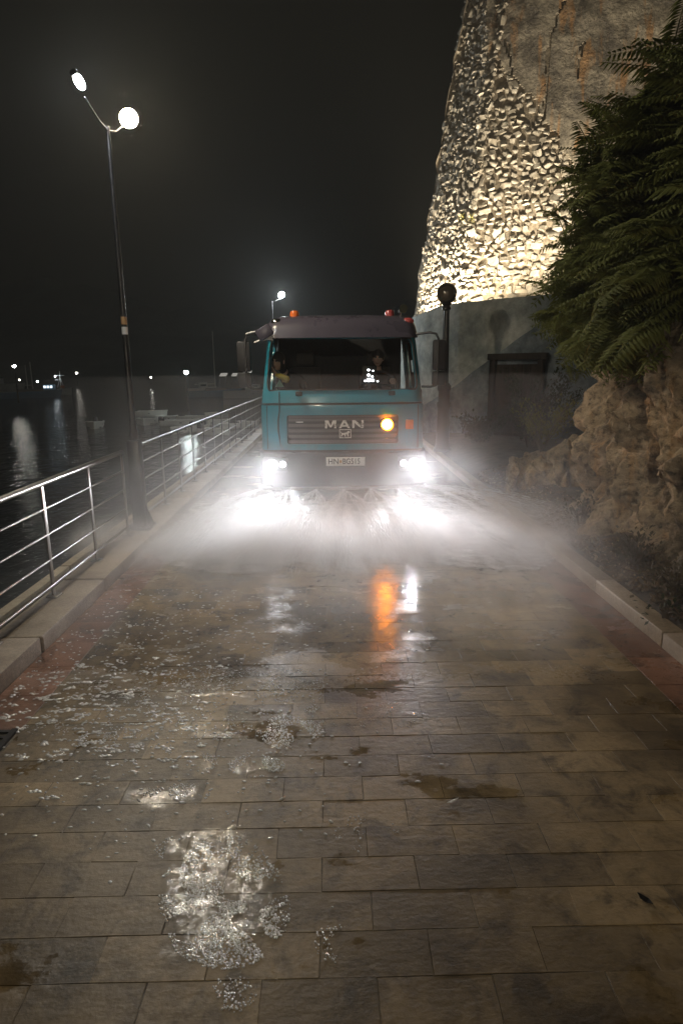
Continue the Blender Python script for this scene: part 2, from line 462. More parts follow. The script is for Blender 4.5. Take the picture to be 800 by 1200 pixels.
# verge ground on the right, running to the walls
def verge_z(x, y):
    d = x-(RX+0.15)
    return KH-0.03 + 0.16*min(1, max(0, d)/0.5) + 0.05*MN.noise(Vector((x*1.3, y*1.3, 0))) + 0.025*MN.noise(Vector((x*5, y*5, 3)))*min(1, d*4+.1)
P = []
for j in range(150):
    y = -4 + j*0.16
    P.append([(RX+0.13+ (i/34)**1.6*9, y, verge_z(RX+0.13+(i/34)**1.6*9, y)) for i in range(35)])
g = G(); g.grid(P); structure('verge_ground', g, M['dirt'], smooth=80)
# land behind the wall and truck (out of sight mostly)
g = G(); g.add([(-2.26, 14, -0.03), (60, 20.0, -0.03), (60, 60, -0.03), (-2.26, 60, -0.03)], [[0, 1, 2, 3]]); structure('land', g, M['dirt'], smooth=None)

# ------------------------------------------------------------------ fortress
# plan outline (x, y) from the far left edge round the corner to the right; batter leans it inwards as it rises
FP = [(5.2, 22.5), (3.4, 20.8), (2.76, 20.1), (2.54, 19.6), (2.6, 19.2), (3.44, 17.35), (3.55, 17.22), (3.75, 17.15), (9.5, 15.4), (13.0, 14.6)]
BAT = 0.135
class Path:
    def __init__(s, pts):
        s.p = [Vector((a, b)) for a, b in pts]; s.L = [0]
        for a, b in zip(s.p, s.p[1:]): s.L.append(s.L[-1]+(b-a).length)
    def at(s, u):
        u = max(0, min(s.L[-1], u)); i = 0
        while i < len(s.L)-2 and s.L[i+1] < u: i += 1
        t = (u-s.L[i])/(s.L[i+1]-s.L[i]); return s.p[i].lerp(s.p[i+1], t)
    def tan(s, u): return (s.at(u+0.06)-s.at(u-0.06)).normalized()
    def nrm(s, u):
        t = s.tan(u); return Vector((t.y, -t.x))     # towards the viewer for paths drawn left to right
fp = Path(FP)
U_A, U_B = fp.L[4], fp.L[6]
def fort_p(u, z, out=0.0):
    c = fp.at(u); n = fp.nrm(u)
    q = c + n*(out - BAT*(z-3.0)) + Vector((0.02*(z-3), 0))
    if u < U_A+1.0: q += n*(0.10*MN.noise(Vector((u*0.7, z*0.9, 21))) + 0.06*MN.noise(Vector((u*2, z*2.7, 5))))*min(1, U_A+1.0-u)
    return Vector((q.x, q.y, z))
fort = empty('fortress_wall', (0, 0, 0), 0, 'tall floodlit rubble stone fortress wall leaning back above the low grey wall', 'fortress')
rows = []
for i in range(150):
    z = 2.4 + i*0.1
    row = []
    for j in range(int(fp.L[-1]/0.1)+1):
        u = j*0.1
        d = 0.05*MN.noise(Vector((u*1.1, z*1.1, 0))) + 0.03*MN.noise(Vector((u*6, z*6, 5)))
        if u < U_A+0.15: d += 0.05
        row.append(fort_p(u, z, d))
    rows.append(row)
g = G(); g.grid(rows); g.build('rubble_core', M['fort'], fort, smooth=50)
# plaster sheet with a broken edge and open cracks
def plas_edge(u):
    """height above which the render still clings to the rubble"""
    s = u-U_B
    pts = [(-9, 30), (-0.05, 30), (0.0, 10.5), (0.26, 9.5), (0.65, 9.15), (1.3, 8.55), (2.0, 7.5), (2.95, 6.1), (3.9, 4.7), (9, 3.4), (20, 3.0)]
    for (a, b), (c, d) in zip(pts, pts[1:]):
        if a <= s <= c: return b+(d-b)*(s-a)/(c-a)
    return 30
cracks = [[(0.62, 9.9), (0.80, 9.3), (0.86, 8.9), (0.98, 8.4), (1.05, 8.1)], [(1.95, 10.6), (1.75, 10.0), (1.66, 9.3), (1.72, 8.6), (1.66, 7.9), (1.7, 7.3)],
          [(2.5, 9.6), (2.42, 9.2), (2.45, 8.8)]]
def seg_d(p, a, b):
    ab = (b[0]-a[0], b[1]-a[1]); t = max(0, min(1, ((p[0]-a[0])*ab[0]+(p[1]-a[1])*ab[1])/(ab[0]**2+ab[1]**2)))
    return math.hypot(p[0]-a[0]-t*ab[0], p[1]-a[1]-t*ab[1])
g = G(); DU = 0.055; idx = {}
nu = int(7.5/DU); nz = int(9.0/DU)
cell = set()
for i in range(nu):
    for j in range(nz):
        u = U_B - 0.05 + i*DU; z = 4.0 + j*DU
        nn = 0.28*MN.noise(Vector((u*2.2, z*2.2, 9))) + 0.16*MN.noise(Vector((u*7, z*7, 2)))
        if z < plas_edge(u)+nn: continue
        s = u-U_B; q = (s+0.06*MN.noise(Vector((u*5, z*5, 7))), z)
        wd = 0.022+0.03*max(0, MN.noise(Vector((u*3, z*1.5, 11))))
        if any(seg_d(q, a, b) < wd+0.012 for cr in cracks for a, b in zip(cr, cr[1:])): continue
        cell.add((i, j))
for i, j in cell:
    ids = []
    for a, b in ((i, j), (i+1, j), (i+1, j+1), (i, j+1)):
        if (a, b) not in idx:
            u = U_B-0.05+a*DU; z = 4.0+b*DU
            u2 = u + 0.02*MN.noise(Vector((u*20, z*20, 1))); z2 = z+0.02*MN.noise(Vector((u*20, z*20, 6)))
            o = 0.10 + 0.05*MN.noise(Vector((u*0.6, z*0.5, 3))) + 0.022*MN.noise(Vector((u*2.3, z*2.3, 4))) + 0.009*MN.noise(Vector((u*8, z*8, 2)))
            idx[(a, b)] = len(g.v); g.v.append(tuple(fort_p(u2, z2, o)))
        ids.append(idx[(a, b)])
    g.f.append(ids); g.m.append(0)
# turn the rim of every hole and edge back to the rubble so the coat has thickness
from collections import Counter
ec = Counter()
for f in g.f:
    for a, b in zip(f, f[1:]+f[:1]): ec[(min(a, b), max(a, b))] += 1
back = {}
for f in list(g.f):
    for a, b in zip(f, f[1:]+f[:1]):
        if ec[(min(a, b), max(a, b))] == 1:
            for q in (a, b):
                if q not in back: back[q] = len(g.v); v_ = g.v[q]; g.v.append((v_[0]+0.035, v_[1]+0.115, v_[2]+0.012))
            g.f.append([b, a, back[a], back[b]]); g.m.append(0)
def plaster_mat():
    q = NT('weathered_render'); p = q.pos()
    n1 = q.noise(p, 1.4, 8, 0.65, 0.5); n2 = q.noise(p, 12, 7, 0.7); st = q.noise(q.scale(p, (2.4, 2.4, 0.35)), 1.2, 5, 0.6, 0.6)
    c = q.mix(q.mapr(n1, 0.36, 0.64), (0.12, 0.105, 0.088), (0.40, 0.35, 0.27))
    c = q.mix(q.mapr(st, 0.52, 0.64, 0, 0.8), c, (0.36, 0.19, 0.07))
    c = q.mix(q.mapr(n2, 0.3, 0.62, 0.55, 0.0), c, (0.05, 0.045, 0.035))
    q.set(base_color=c, roughness=0.92, normal=q.bump(n2, 0.7, 0.05)); return q.mat
g.build('plaster_render', plaster_mat(), fort, smooth=60, fix=True)
# rubble stones standing proud of the core
def rubble_geo(seed, k=1.0):
    r = random.Random(seed); bm = bmesh.new(); bmesh.ops.create_cube(bm, size=1)
    bmesh.ops.subdivide_edges(bm, edges=bm.edges[:], cuts=1, use_grid_fill=True)
    off = Vector((r.uniform(0, 50), r.uniform(0, 50), 3))
    for v in bm.verts:
        d = v.co.normalized()
        s = 0.5*(0.32 + 0.68*(0.5/max(abs(d.x), abs(d.y), abs(d.z))))
        v.co = d*s*(1+0.5*MN.noise(d*1.3+off)) + Vector((r.uniform(-.045, .045), r.uniform(-.045, .045), r.uniform(-.045, .045)))
    vs = [v.co.copy() for v in bm.verts]; fs = [[v.index for v in f.verts] for f in bm.faces]; bm.free(); return vs, fs
rub = [rubble_geo(k) for k in range(14)]
rmesh = []
for k in range(14):
    a = G(); a.add(*rub[k]); rmesh.append(a.mesh('rubble_stone', M['fstone'], 55, True))
spots = []
rs = random.Random(11)
z = 3.1
while z < 14:
    hh = rs.uniform(0.09, 0.165)
    u = U_A-0.35 + rs.uniform(0, 0.1)
    while u < U_B+3.4:
        front = u > U_B-0.1
        ww = rs.uniform(0.13, 0.28) if front else rs.uniform(0.12, 0.22)
        big = rs.random() < 0.13
        if big: ww *= 1.7
        if z < plas_edge(u)-0.02 and rs.random() < 0.9:
            spots.append((u+ww/2, z+rs.uniform(-.045, .045), ww*rs.uniform(.75, 1.1), hh*rs.uniform(0.6, 1.1)*(1.7 if big else 1), front))
        u += ww*rs.uniform(0.95, 1.15)
    z += hh*0.98
def stone_xf(u, z, ww, h):
    p = fort_p(u, z, 0.02); n = fp.nrm(u); tn = fp.tan(u)
    X = Vector((tn.x, tn.y, 0)); N = Vector((n.x, n.y, BAT)).normalized(); Z = X.cross(N)*-1
    if Z.z < 0: Z = -Z
    Mx = Matrix((X, -N, Z)).transposed() @ Euler((rs.uniform(-.4, .4), rs.uniform(-.45, .45), rs.uniform(-.4, .4))).to_matrix()
    return p, Mx, Vector((ww*1.25, rs.uniform(0.12, 0.25), h*1.4))
order = sorted(range(len(spots)), key=lambda i: (0 if (spots[i][4] and spots[i][0] < U_B+2.1 and spots[i][1] > 3.35) else 1, spots[i][1] if spots[i][1] > 3.35 else 99))
single = set(order[:298])
rest = G()
for i, (u, z, ww, h, fr) in enumerate(spots):
    p, Mx, sc = stone_xf(u, z, ww, h)
    if i in single:
        o = link('rubble_stone', rs.choice(rmesh), fort); o.matrix_world = Matrix.Translation(p) @ Mx.to_4x4() @ Matrix.Diagonal(sc).to_4x4()
    else:
        vs, fs = rs.choice(rub); rest.add([p + Mx @ Vector((v.x*sc.x, v.y*sc.y, v.z*sc.z)) for v in vs], fs)
rest.build('rubble_facing', M['fstone'], fort, smooth=55)['kind'] = 'stuff'

# low rendered wall in front of it, with a door in the dark part
LP = Path([(2.0, 26.0), (2.2, 20.5), (2.37, 18.0), (2.52, 17.3), (2.84, 16.6), (3.2, 16.0), (3.6, 15.6), (4.1, 15.05), (4.63, 14.6), (6.5, 13.5), (10, 12.6)])
def low_top(u):
    x = LP.at(u); return 3.27 + 0.15*max(0, min(1, (x.x-2.37)/0.5)) + 0.012*MN.noise(Vector((u*2, 1, 1)))
lowt = empty('low_wall', (0, 0, 0), 0, 'low curved grey rendered wall below the floodlit fortress, its top edge catching the light', 'wall')
P = []
nU = int(LP.L[-1]/0.12)
for i in range(29):
    row = []
    for j in range(nU+1):
        u = j*0.12; c = LP.at(u); n = LP.nrm(u); zt = low_top(u); z = -0.3 + (zt+0.3)*i/26 if i <= 26 else zt
        d = 0.03*MN.noise(Vector((u*1.5, z*1.5, 2))) + 0.015*MN.noise(Vector((u*6, z*6, 2))) - 0.02*z
        if i == 27: d -= 0.12
        if i == 28: d -= 0.12; z -= 1.0
        row.append((c.x+n.x*d, c.y+n.y*d, z))
    P.append(row)
g = G(); g.grid(P); g.build('rendered_face', M['lowwall'], lowt, smooth=50)
# terrace between the walls (floodlights stand on it)
g = G(); P = []
for j in range(nU+1):
    u = j*0.12; c = LP.at(u); n = LP.nrm(u)
    P.append([(c.x-n.x*k, c.y-n.y*k, 2.55) for k in (0.2, 1.2, 3.0)])
g.grid(P); structure('terrace', g, M['dirt'])
# added panel against it, coloured and cut as the shadow on the low wall
M['shadowpanel'] = stone_mat('shaded_blue_grey_render', (0.13, 0.165, 0.20), (0.30, 0.35, 0.38), 2.2, 0.85, 0.6, 9, 0.03, rnd=0)
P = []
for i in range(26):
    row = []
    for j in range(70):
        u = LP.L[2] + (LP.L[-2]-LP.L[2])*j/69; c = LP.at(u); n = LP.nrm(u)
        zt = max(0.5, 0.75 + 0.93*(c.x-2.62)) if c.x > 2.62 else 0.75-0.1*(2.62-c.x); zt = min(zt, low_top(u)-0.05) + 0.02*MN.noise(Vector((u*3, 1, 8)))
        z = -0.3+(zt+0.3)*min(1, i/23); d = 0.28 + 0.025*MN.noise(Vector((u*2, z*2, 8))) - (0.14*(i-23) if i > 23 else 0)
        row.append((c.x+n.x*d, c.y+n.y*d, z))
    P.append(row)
g = G(); g.grid(P); tag(g.build('shadow_panel', M['shadowpanel'], None, smooth=50), 'added dark bluish panel whose sloping top draws the shadow edge on the low grey wall', 'wall')
ud = next(j*0.05 for j in range(400) if LP.at(j*0.05).x > 4.5)
cd = LP.at(ud); nd = LP.nrm(ud); td = LP.tan(ud)
door = empty('plank_door', (cd.x+nd.x*0.34, cd.y+nd.y*0.34, 0.0), math.atan2(td.y, td.x), 'dark brown plank door set in the low grey wall beside the rocks', 'door')
for k in range(6):
    g = G(); g.box((-0.42+k*0.168, -0.03, 0.95), (0.162, 0.04, 1.9), bev=0.006); g.build('plank', M['wood'], door)
for dx in (-0.58, 0.58):
    g = G(); g.box((dx, -0.05, 1.0), (0.13, 0.16, 2.0), bev=0.01); g.build('jamb', M['wood'], door)
g = G(); g.box((0, -0.05, 2.075), (1.4, 0.18, 0.14), bev=0.01); g.build('lintel', M['wood'], door)
for zz in (0.5, 1.4):
    g = G(); g.box((0, -0.06, zz), (0.95, 0.02, 0.09)); g.build('ledge_bar', M['wood'], door)

# floodlights on the terrace
M['floodglow'] = glow_mat('lit_floodlight_glass', (1.0, 0.87, 0.62), 60)
FL = []
for (x, yy, z, aim, pw, lab) in ((2.63, 18.15, 2.62, (0.12, 0.12, 1.0), 0.75, 'farthest small floodlight behind the low wall lighting the left face of the fortress'),
                                 (3.0, 16.93, 2.72, (0.02, 0.42, 1.0), 1.0, 'second small floodlight behind the low wall lighting the fortress'),
                                 (3.75, 15.98, 2.72, (0.06, 0.25, 1.0), 0.65, 'middle small floodlight behind the low wall lighting the fortress'),
                                 (5.2, 14.75, 2.72, (0.0, 0.3, 1.0), 1.1, 'rightmost small floodlight behind the low wall lighting the fortress')):
    t = empty('floodlight', (x, yy, z-0.2), 0, lab, 'floodlight', 'floodlights at the foot of the fortress')
    q = Vector(aim).to_track_quat('Z', 'Y').to_matrix()
    g = G(); g.box((0, 0, 0.01), (0.16, 0.16, 0.02)); g.tube([(0, 0, 0.02), (0, 0, 0.12)], 0.018, 8); g.build('bracket', M['iron'], t)
    g = G(); g.lathe([(0.04, -0.1), (0.085, -0.08), (0.1, 0.02), (0.1, 0.05), (0.09, 0.05), (0.085, 0.0)], (0, 0, 0.2), 16, q); g.build('housing', M['iron'], t)
    g = G(); g.lathe([(0.0, 0.02), (0.083, 0.018)], (0, 0, 0.2), 16, q); g.build('lens', M['floodglow'], t)
    spot('flood_beam', t, Vector((0, 0, 0.2)) + Vector(aim).normalized()*0.09, aim, FLOOD_W*pw, 112, 0.9, (1.0, 0.86, 0.64), 0.06)
# two tufts rooted in the joints of the fortress
for px, lab in (((-0.55, 5.75), 'small yellow green tuft growing left on the fortress stones'), ((-0.02, 5.65), 'small yellow green tuft growing at the fortress corner')):
    c = fort_p(U_B+px[0], px[1], 0.1); g = G(); r = random.Random(5)
    for k in range(26):
        d = Vector((r.uniform(-1, 1), r.uniform(-1.2, 0.1), r.uniform(-.7, 1))).normalized(); L = r.uniform(0.07, 0.17)
        a, b, _ = frame(d); g.add([c*0, a*0.02+d*L*0.5, d*L, -a*0.02+d*L*0.5+b*0.01], [[0, 1, 2, 3]])
    if 'leafy' not in M: M['leafy'] = stone_mat('yellow_leaf', (0.16, 0.15, 0.03), (0.3, 0.26, 0.05), 9, 0.7, 0.1, rnd=0.2)
    tag(g.build('wall_plant', M['leafy'], None, c, smooth=None, fix=False), lab, 'plant', 'tufts on the fortress wall')

# ------------------------------------------------------------------ globe lamp post on the right
t = empty('globe_lamp_post', (2.36, 13.0, 0.1), 0, 'unlit globe lamp on an ornate dark post behind the truck mirror', 'street lamp')
g = G(); g.lathe([(0.0, 0), (0.2, 0), (0.2, 0.06), (0.16, 0.1), (0.14, 0.3), (0.13, 0.9), (0.15, 0.95), (0.15, 1.02), (0.125, 1.05), (0.12, 1.25), (0.145, 1.3), (0.145, 1.36), (0.1, 1.42)], n=16)
g.build('pedestal', M['iron'], t)
g = G(); P = []
for z, r in ((1.4, 0.085), (1.6, 0.08), (2.7, 0.062), (2.9, 0.06)):
    P.append([(math.cos(a*PI/12)*r*(1-0.09*(a % 2)), math.sin(a*PI/12)*r*(1-0.09*(a % 2)), z) for a in range(24)])
g.grid(P, True); g.build('fluted_shaft', M['iron'], t, smooth=20)
g = G(); g.lathe([(0.06, 2.86), (0.09, 2.88), (0.09, 2.92), (0.07, 2.95), (0.1, 2.99), (0.12, 3.0), (0.0, 3.01)], n=16); g.build('collar', M['iron'], t)
g = G(); g.ball((0, 0, 3.19), (0.205, 0.205, 0.205), None, 24, 16)
q = NT('smoked_globe'); q.set(base_color=(0.09, 0.075, 0.06), roughness=0.2, transmission_weight=0.35, specular_ior_level=0.5)
g.build('globe', q.mat, t)

# ------------------------------------------------------------------ quay railing (two sections)
def railing(y0, y1, n, label, x=-2.165):
    t = empty('quay_railing', (x, y0, KH), 0, label, 'railing', 'steel quay railing sections')
    L = y1-y0; st = L/n
    for k in range(n+1):
        g = G(); g.box((0, k*st, 0.445), (0.016, 0.045, 0.87), bev=0.004); g.box((0, k*st, 0.006), (0.09, 0.1, 0.012), bev=0.003)
        g.build('post', M['steel'], t)
    for z, r, nm in ((0.885, 0.023, 'top_rail'), (0.69, 0.0095, 'rail'), (0.49, 0.0095, 'rail'), (0.29, 0.0095, 'rail'), (0.09, 0.013, 'rail')):
        g = G(); g.tube([(0.0, -0.01, z), (0.0, L*0.5, z), (0.0, L+0.01, z)], r, 10); g.build(nm, M['steel'], t)
    return t
railing(-1.75, 6.35, 9, 'near section of stainless steel quay railing, left of the lit lamp post')
railing(6.98, 20.3, 15, 'far section of stainless steel quay railing running behind the truck')

# black drain grate at the left kerb
t = empty('drain_grate', (LX+0.14, 2.70, 0.004), 0, 'black cast iron drain grate at the foot of the quay kerb', 'drain grate')
for dx in (-0.13, 0.13):
    g = G(); g.box((dx, 0, 0), (0.03, 0.345, 0.014)); g.build('frame_side', M['iron'], t)
for k in range(7):
    g = G(); g.box((0, -0.155+k*0.0517, -0.002), (0.23, 0.02, 0.012)); g.build('bar', M['iron'], t)
g = G(); g.box((0, 0, -0.02), (0.29, 0.345, 0.01)); g.build('sump', M['rubber'], t)

# ------------------------------------------------------------------ rock face, boulder, plants
def rock_mat():
    q = NT('limestone_rock'); p = q.pos()
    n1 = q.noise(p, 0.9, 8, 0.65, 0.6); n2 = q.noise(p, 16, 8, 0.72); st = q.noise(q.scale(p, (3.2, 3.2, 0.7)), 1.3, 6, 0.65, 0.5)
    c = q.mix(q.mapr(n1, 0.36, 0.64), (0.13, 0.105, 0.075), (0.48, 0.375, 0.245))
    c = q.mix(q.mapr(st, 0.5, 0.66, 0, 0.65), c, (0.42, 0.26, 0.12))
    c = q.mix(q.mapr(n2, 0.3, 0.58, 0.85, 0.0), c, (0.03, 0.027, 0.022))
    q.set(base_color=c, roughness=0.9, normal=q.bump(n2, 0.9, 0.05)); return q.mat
M['rock'] = rock_mat()
def craggy(p, k=1.0):
    v = Vector(p)
    f = MN.noise(Vector((v.x*2.6+v.y*2.6, v.y*0.7-v.x*0.7, v.z*0.85)))           # upright flutes
    q = MN.noise(Vector((v.x*1.1, v.y*1.1, v.z*1.4+7)))
    r = 1-abs(MN.noise(Vector((v.x*4.2, v.y*4.2, v.z*2.0+3))))*2
    s = 1-abs(MN.noise(Vector((v.x*10, v.y*10, v.z*6))))*2
    cel = MN.voronoi(Vector((v.x*3.2, v.y*3.2, v.z*1.7)))[0]
    return k*(0.24*f + 0.2*q + 0.09*(r-0.5) + 0.035*(s-0.5) + 0.36*(min(cel[1]-cel[0], 0.4)-0.2) + 0.03*MN.noise(v*19) + 0.05*(1-abs(MN.noise(Vector((v.x*7+v.z*1.5, v.y*7, v.z*3.2))))*2.2-0.3))
RP = Path([(3.0, -3.0), (2.62, 0.5), (2.60, 2.5), (2.66, 4.2), (2.74, 5.6), (2.78, 6.6), (2.86, 7.1), (3.15, 7.45), (4.1, 7.9), (5.5, 8.4), (7.5, 9.0)])
P = []
for i in range(126):
    row = []; v = i/110
    for j in range(int(RP.L[-1]/0.03)):
        u = j*0.03; c = RP.at(u); n = -RP.nrm(u)
        H = 2.45+0.4*MN.noise(Vector((u*0.6, 1, 1)))
        if i <= 110:
            z = -0.05 + v*H
            foot = 0.2*max(0, 1-z/0.4)**1.6
            d = craggy((c.x, c.y, z)) + foot - 0.10*z + (-0.14 if z < 1.0 else 0.0)*math.sin(min(1, z)*PI)
        else:
            k = (i-110)/15.0
            z = -0.05+H + 0.5*k + 0.12*MN.noise(Vector((c.x*2, c.y*2, k*4)))
            d = craggy((c.x, c.y, z)) - 0.10*H - 2.6*k*k - 0.2*k
        row.append((c.x+n.x*d, c.y+n.y*d, z))
    P.append(row)
P = P
g = G(); g.grid(P)
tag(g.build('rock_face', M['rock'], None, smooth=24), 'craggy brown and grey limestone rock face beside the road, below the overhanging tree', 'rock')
def boulder(name, c, d, seed, label, rz=0, grp=None):
    bm = bmesh.new(); bmesh.ops.create_icosphere(bm, subdivisions=5, radius=1)
    off = Vector((seed*7.1, seed*3.3, 0))
    for v in bm.verts:
        p = v.co.copy(); v.co = Vector((p.x*d[0], p.y*d[1], p.z*d[2]))
        wpt = v.co+off
        v.co += p*(craggy(wpt*1.2, 0.55))
    me = bpy.data.meshes.new(name); bm.to_mesh(me); bm.free(); me.materials.append(M['rock']); me.shade_smooth(); me.set_sharp_from_angle(angle=rad(36))
    return tag(link(name, me, None, c, (0, 0, rz)), label, 'rock', grp)
boulder('boulder', (2.86, 8.55, 0.3), (0.38, 0.36, 0.42), 1, 'pale boulder under the yellow green bush beyond the rock face')
boulder('boulder', (2.5, 8.35, 0.3), (0.12, 0.16, 0.3), 2, 'small pale upright rock at the left end of the boulders')
boulder('boulder', (3.22, 8.25, 0.35), (0.3, 0.3, 0.45), 3, 'grey boulder between the bushy boulder and the rock face')
# loose stones and leaf litter at the foot of the rock
g = G(); r = random.Random(8)
for k in range(900):
    y = r.uniform(2.2, 9.5); x = RX+0.2 + abs(r.gauss(0.25, 0.25)) * (0.6 if y < 6 else 1.1)
    s = r.uniform(0.008, 0.03) * (1.8 if r.random() < 0.06 else 1)
    vs, fs = rub[k % 14]; E = Euler((r.uniform(0, 6), r.uniform(0, 6), r.uniform(0, 6))).to_matrix()
    g.add([Vector((x, y, verge_z(x, y)+s*0.25)) + E @ Vector((v.x*s*1.4, v.y*s, v.z*s)) for v in vs], fs)
tag(g.build('loose_stones', M['rock'], None, smooth=None, fix=False), 'small loose stones scattered on the dirt verge', 'stones', kind='stuff')
M['deadleaf'] = stone_mat('dead_leaf', (0.07, 0.045, 0.025), (0.2, 0.13, 0.07), 8, 0.8, 0.1, rnd=0)
g = G()
for k in range(2600):
    y = r.uniform(2.0, 10); x = RX+0.17 + abs(r.gauss(0.2, 0.32))
    L = r.uniform(0.02, 0.06); E = Euler((r.uniform(-.6, .6), r.uniform(-.6, .6), r.uniform(0, 6))).to_matrix()
    c = Vector((x, y, verge_z(x, y)+0.012+r.uniform(0, 0.012)))
    g.add([c+E @ Vector(q) for q in ((-L, 0, 0.006), (0, -L*0.35, 0), (L, 0, 0.008), (0, L*0.35, 0), (0, 0, -0.006))], [[0, 1, 4], [1, 2, 4], [2, 3, 4], [3, 0, 4]])
tag(g.build('leaf_litter', M['deadleaf'], None, smooth=None, fix=False), 'dry brown leaves and needles lying on the dirt verge', 'leaves', kind='stuff')

def leaf_mat(name, a, b):
    q = NT(name); p = q.pos(); n = q.noise(p, 6, 3)
    oi = q.n('ShaderNodeObjectInfo').outputs['Random']
    c = q.mix(q.math('MULTIPLY_ADD', oi, 0.5, q.math('MULTIPLY', n, 0.5)), a, b)
    tl = q.n('ShaderNodeBsdfTranslucent'); q.l(c, tl.inputs[0])
    mx = q.n('ShaderNodeMixShader'); mx.inputs[0].default_value = 0.25
    q.set(base_color=c, roughness=0.7, specular_ior_level=0.25); q.l(q.b.outputs[0], mx.inputs[1]); q.l(tl.outputs[0], mx.inputs[2]); q.l(mx.outputs[0], q.out.inputs[0]); return q.mat
M['frond'] = leaf_mat('frond_green', (0.04, 0.055, 0.014), (0.13, 0.14, 0.035))
M['bark'] = stone_mat('bark', (0.05, 0.04, 0.03), (0.12, 0.09, 0.065), 5, 0.9, 0.7, 24, 0.01, rnd=0, stretch=(1, 1, 0.3))
def frond_geo(seed, L=0.85, pairs=22):
    r = random.Random(seed); g = G(); droop = r.uniform(0.25, 0.6); bend = r.uniform(-0.15, 0.15)
    pt = lambda t: Vector((L*t, bend*t*t*L, L*(0.12*t - droop*t*t)))
    g.tube([pt(0), pt(0.5), pt(1)], [0.007, 0.004, 0.002], 3, False)
    for k in range(pairs):
        t = 0.12+0.88*k/pairs; c = pt(t); T = (pt(min(1, t+.03))-pt(t-.03)).normalized()
        S_ = Vector((0, 0, 1)).cross(T).normalized(); N_ = T.cross(S_)
        ll = 0.125*math.sin(PI*min(1, 0.22+0.72*t))*r.uniform(0.85, 1.12)+0.02; ww = ll*0.115+0.003
        for s in (-1, 1):
            d = (S_*s + T*0.42 + N_*r.uniform(-0.28, -0.02)).normalized(); b = d.cross(N_).normalized()
            e = c + d*ll + N_*(-0.25*ll*r.uniform(0.4, 1.2)); mid = c+d*ll*0.45
            g.add([c, mid+b*ww, e, mid-b*ww, mid+N_*0.008], [[0, 1, 4], [1, 2, 4], [2, 3, 4], [3, 0, 4]])
    return g
fr_g = [frond_geo(k, 0.58+0.05*(k % 6), 19+k % 5) for k in range(9)]
fr_m = [a.mesh('frond', M['frond'], None, False) for a in fr_g]
def frond_tree(name, base, label, limbs, n_single, n_mass, seed, env):
    r = random.Random(seed); t = empty(name, base, 0, label, 'tree')
    B = Vector(base)
    g = G(); g.tube([(0, 0, -0.6), (0.03, 0.02, 0.2), (0.0, -0.05, 0.7), (-0.05, -0.1, 1.3)], [0.13, 0.1, 0.085, 0.06], 9); g.build('trunk', M['bark'], t)
    pts = []
    for L in limbs:
        P = [Vector(p)-B for p in L]
        g = G(); rr_ = [0.06*(1-0.8*i/(len(P)-1)) for i in range(len(P))]; g.tube(P, rr_, 6); g.build('limb', M['bark'], t)
        for a, b in zip(P, P[1:]):
            for q in range(4): pts.append((a.lerp(b, q/4), (b-a).normalized()))
        pts.append((P[-1], (P[-1]-P[-2]).normalized()))
    done = 0; mass = G(); tries = 0
    while done < n_single+n_mass and tries < 40000:
        tries += 1
        p, d = r.choice(pts)
        p = p + Vector((r.gauss(0, .2), r.gauss(0, .2), r.gauss(0, .18)))
        az = r.uniform(-PI, PI); out = Vector((math.cos(az), math.sin(az), r.uniform(-0.35, 0.75))); out = (out + d*0.5 + Vector((-0.2, -0.35, 0))).normalized()
        tip = p + out*0.75+B
        if not env(tip) or not env(p+B): continue
        q = out.to_track_quat('X', 'Z').to_matrix() @ Euler((r.uniform(-.5, .5), 0, 0)).to_matrix(); s = r.uniform(0.75, 1.3)
        if done < n_single:
            o = link('frond', r.choice(fr_m), t, p, q.to_euler(), (s, s, s))
        else:
            a = r.choice(fr_g); mass.add([p + q @ (Vector(v)*s) for v in a.v], a.f)
        done += 1
    if n_mass: mass.build('crown', M['frond'], t, smooth=None, fix=False)['kind'] = 'stuff'
    return t
def env(p):
    # the side of the crown that faces the road hangs no further out than this
    prof = [(1.4, 2.95), (1.75, 2.5), (2.2, 2.2), (2.6, 2.15), (3.2, 2.25), (3.7, 2.2), (4.1, 2.25), (4.35, 2.6), (4.6, 2.95)]
    if p.z < 1.8 or p.z > 4.62: return False
    for (a, b), (c, d) in zip(prof, prof[1:]):
        if a <= p.z <= c: lim = b+(d-b)*(p.z-a)/(c-a); break
    else: return False
    k = max(p.y, 4.6)/6.6
    if p.y < 4.6 and p.z < 2.4: return False
    return p.x > lim*(0.25+0.75*k) and 3.6 < p.y < 9.2 and p.x < 6
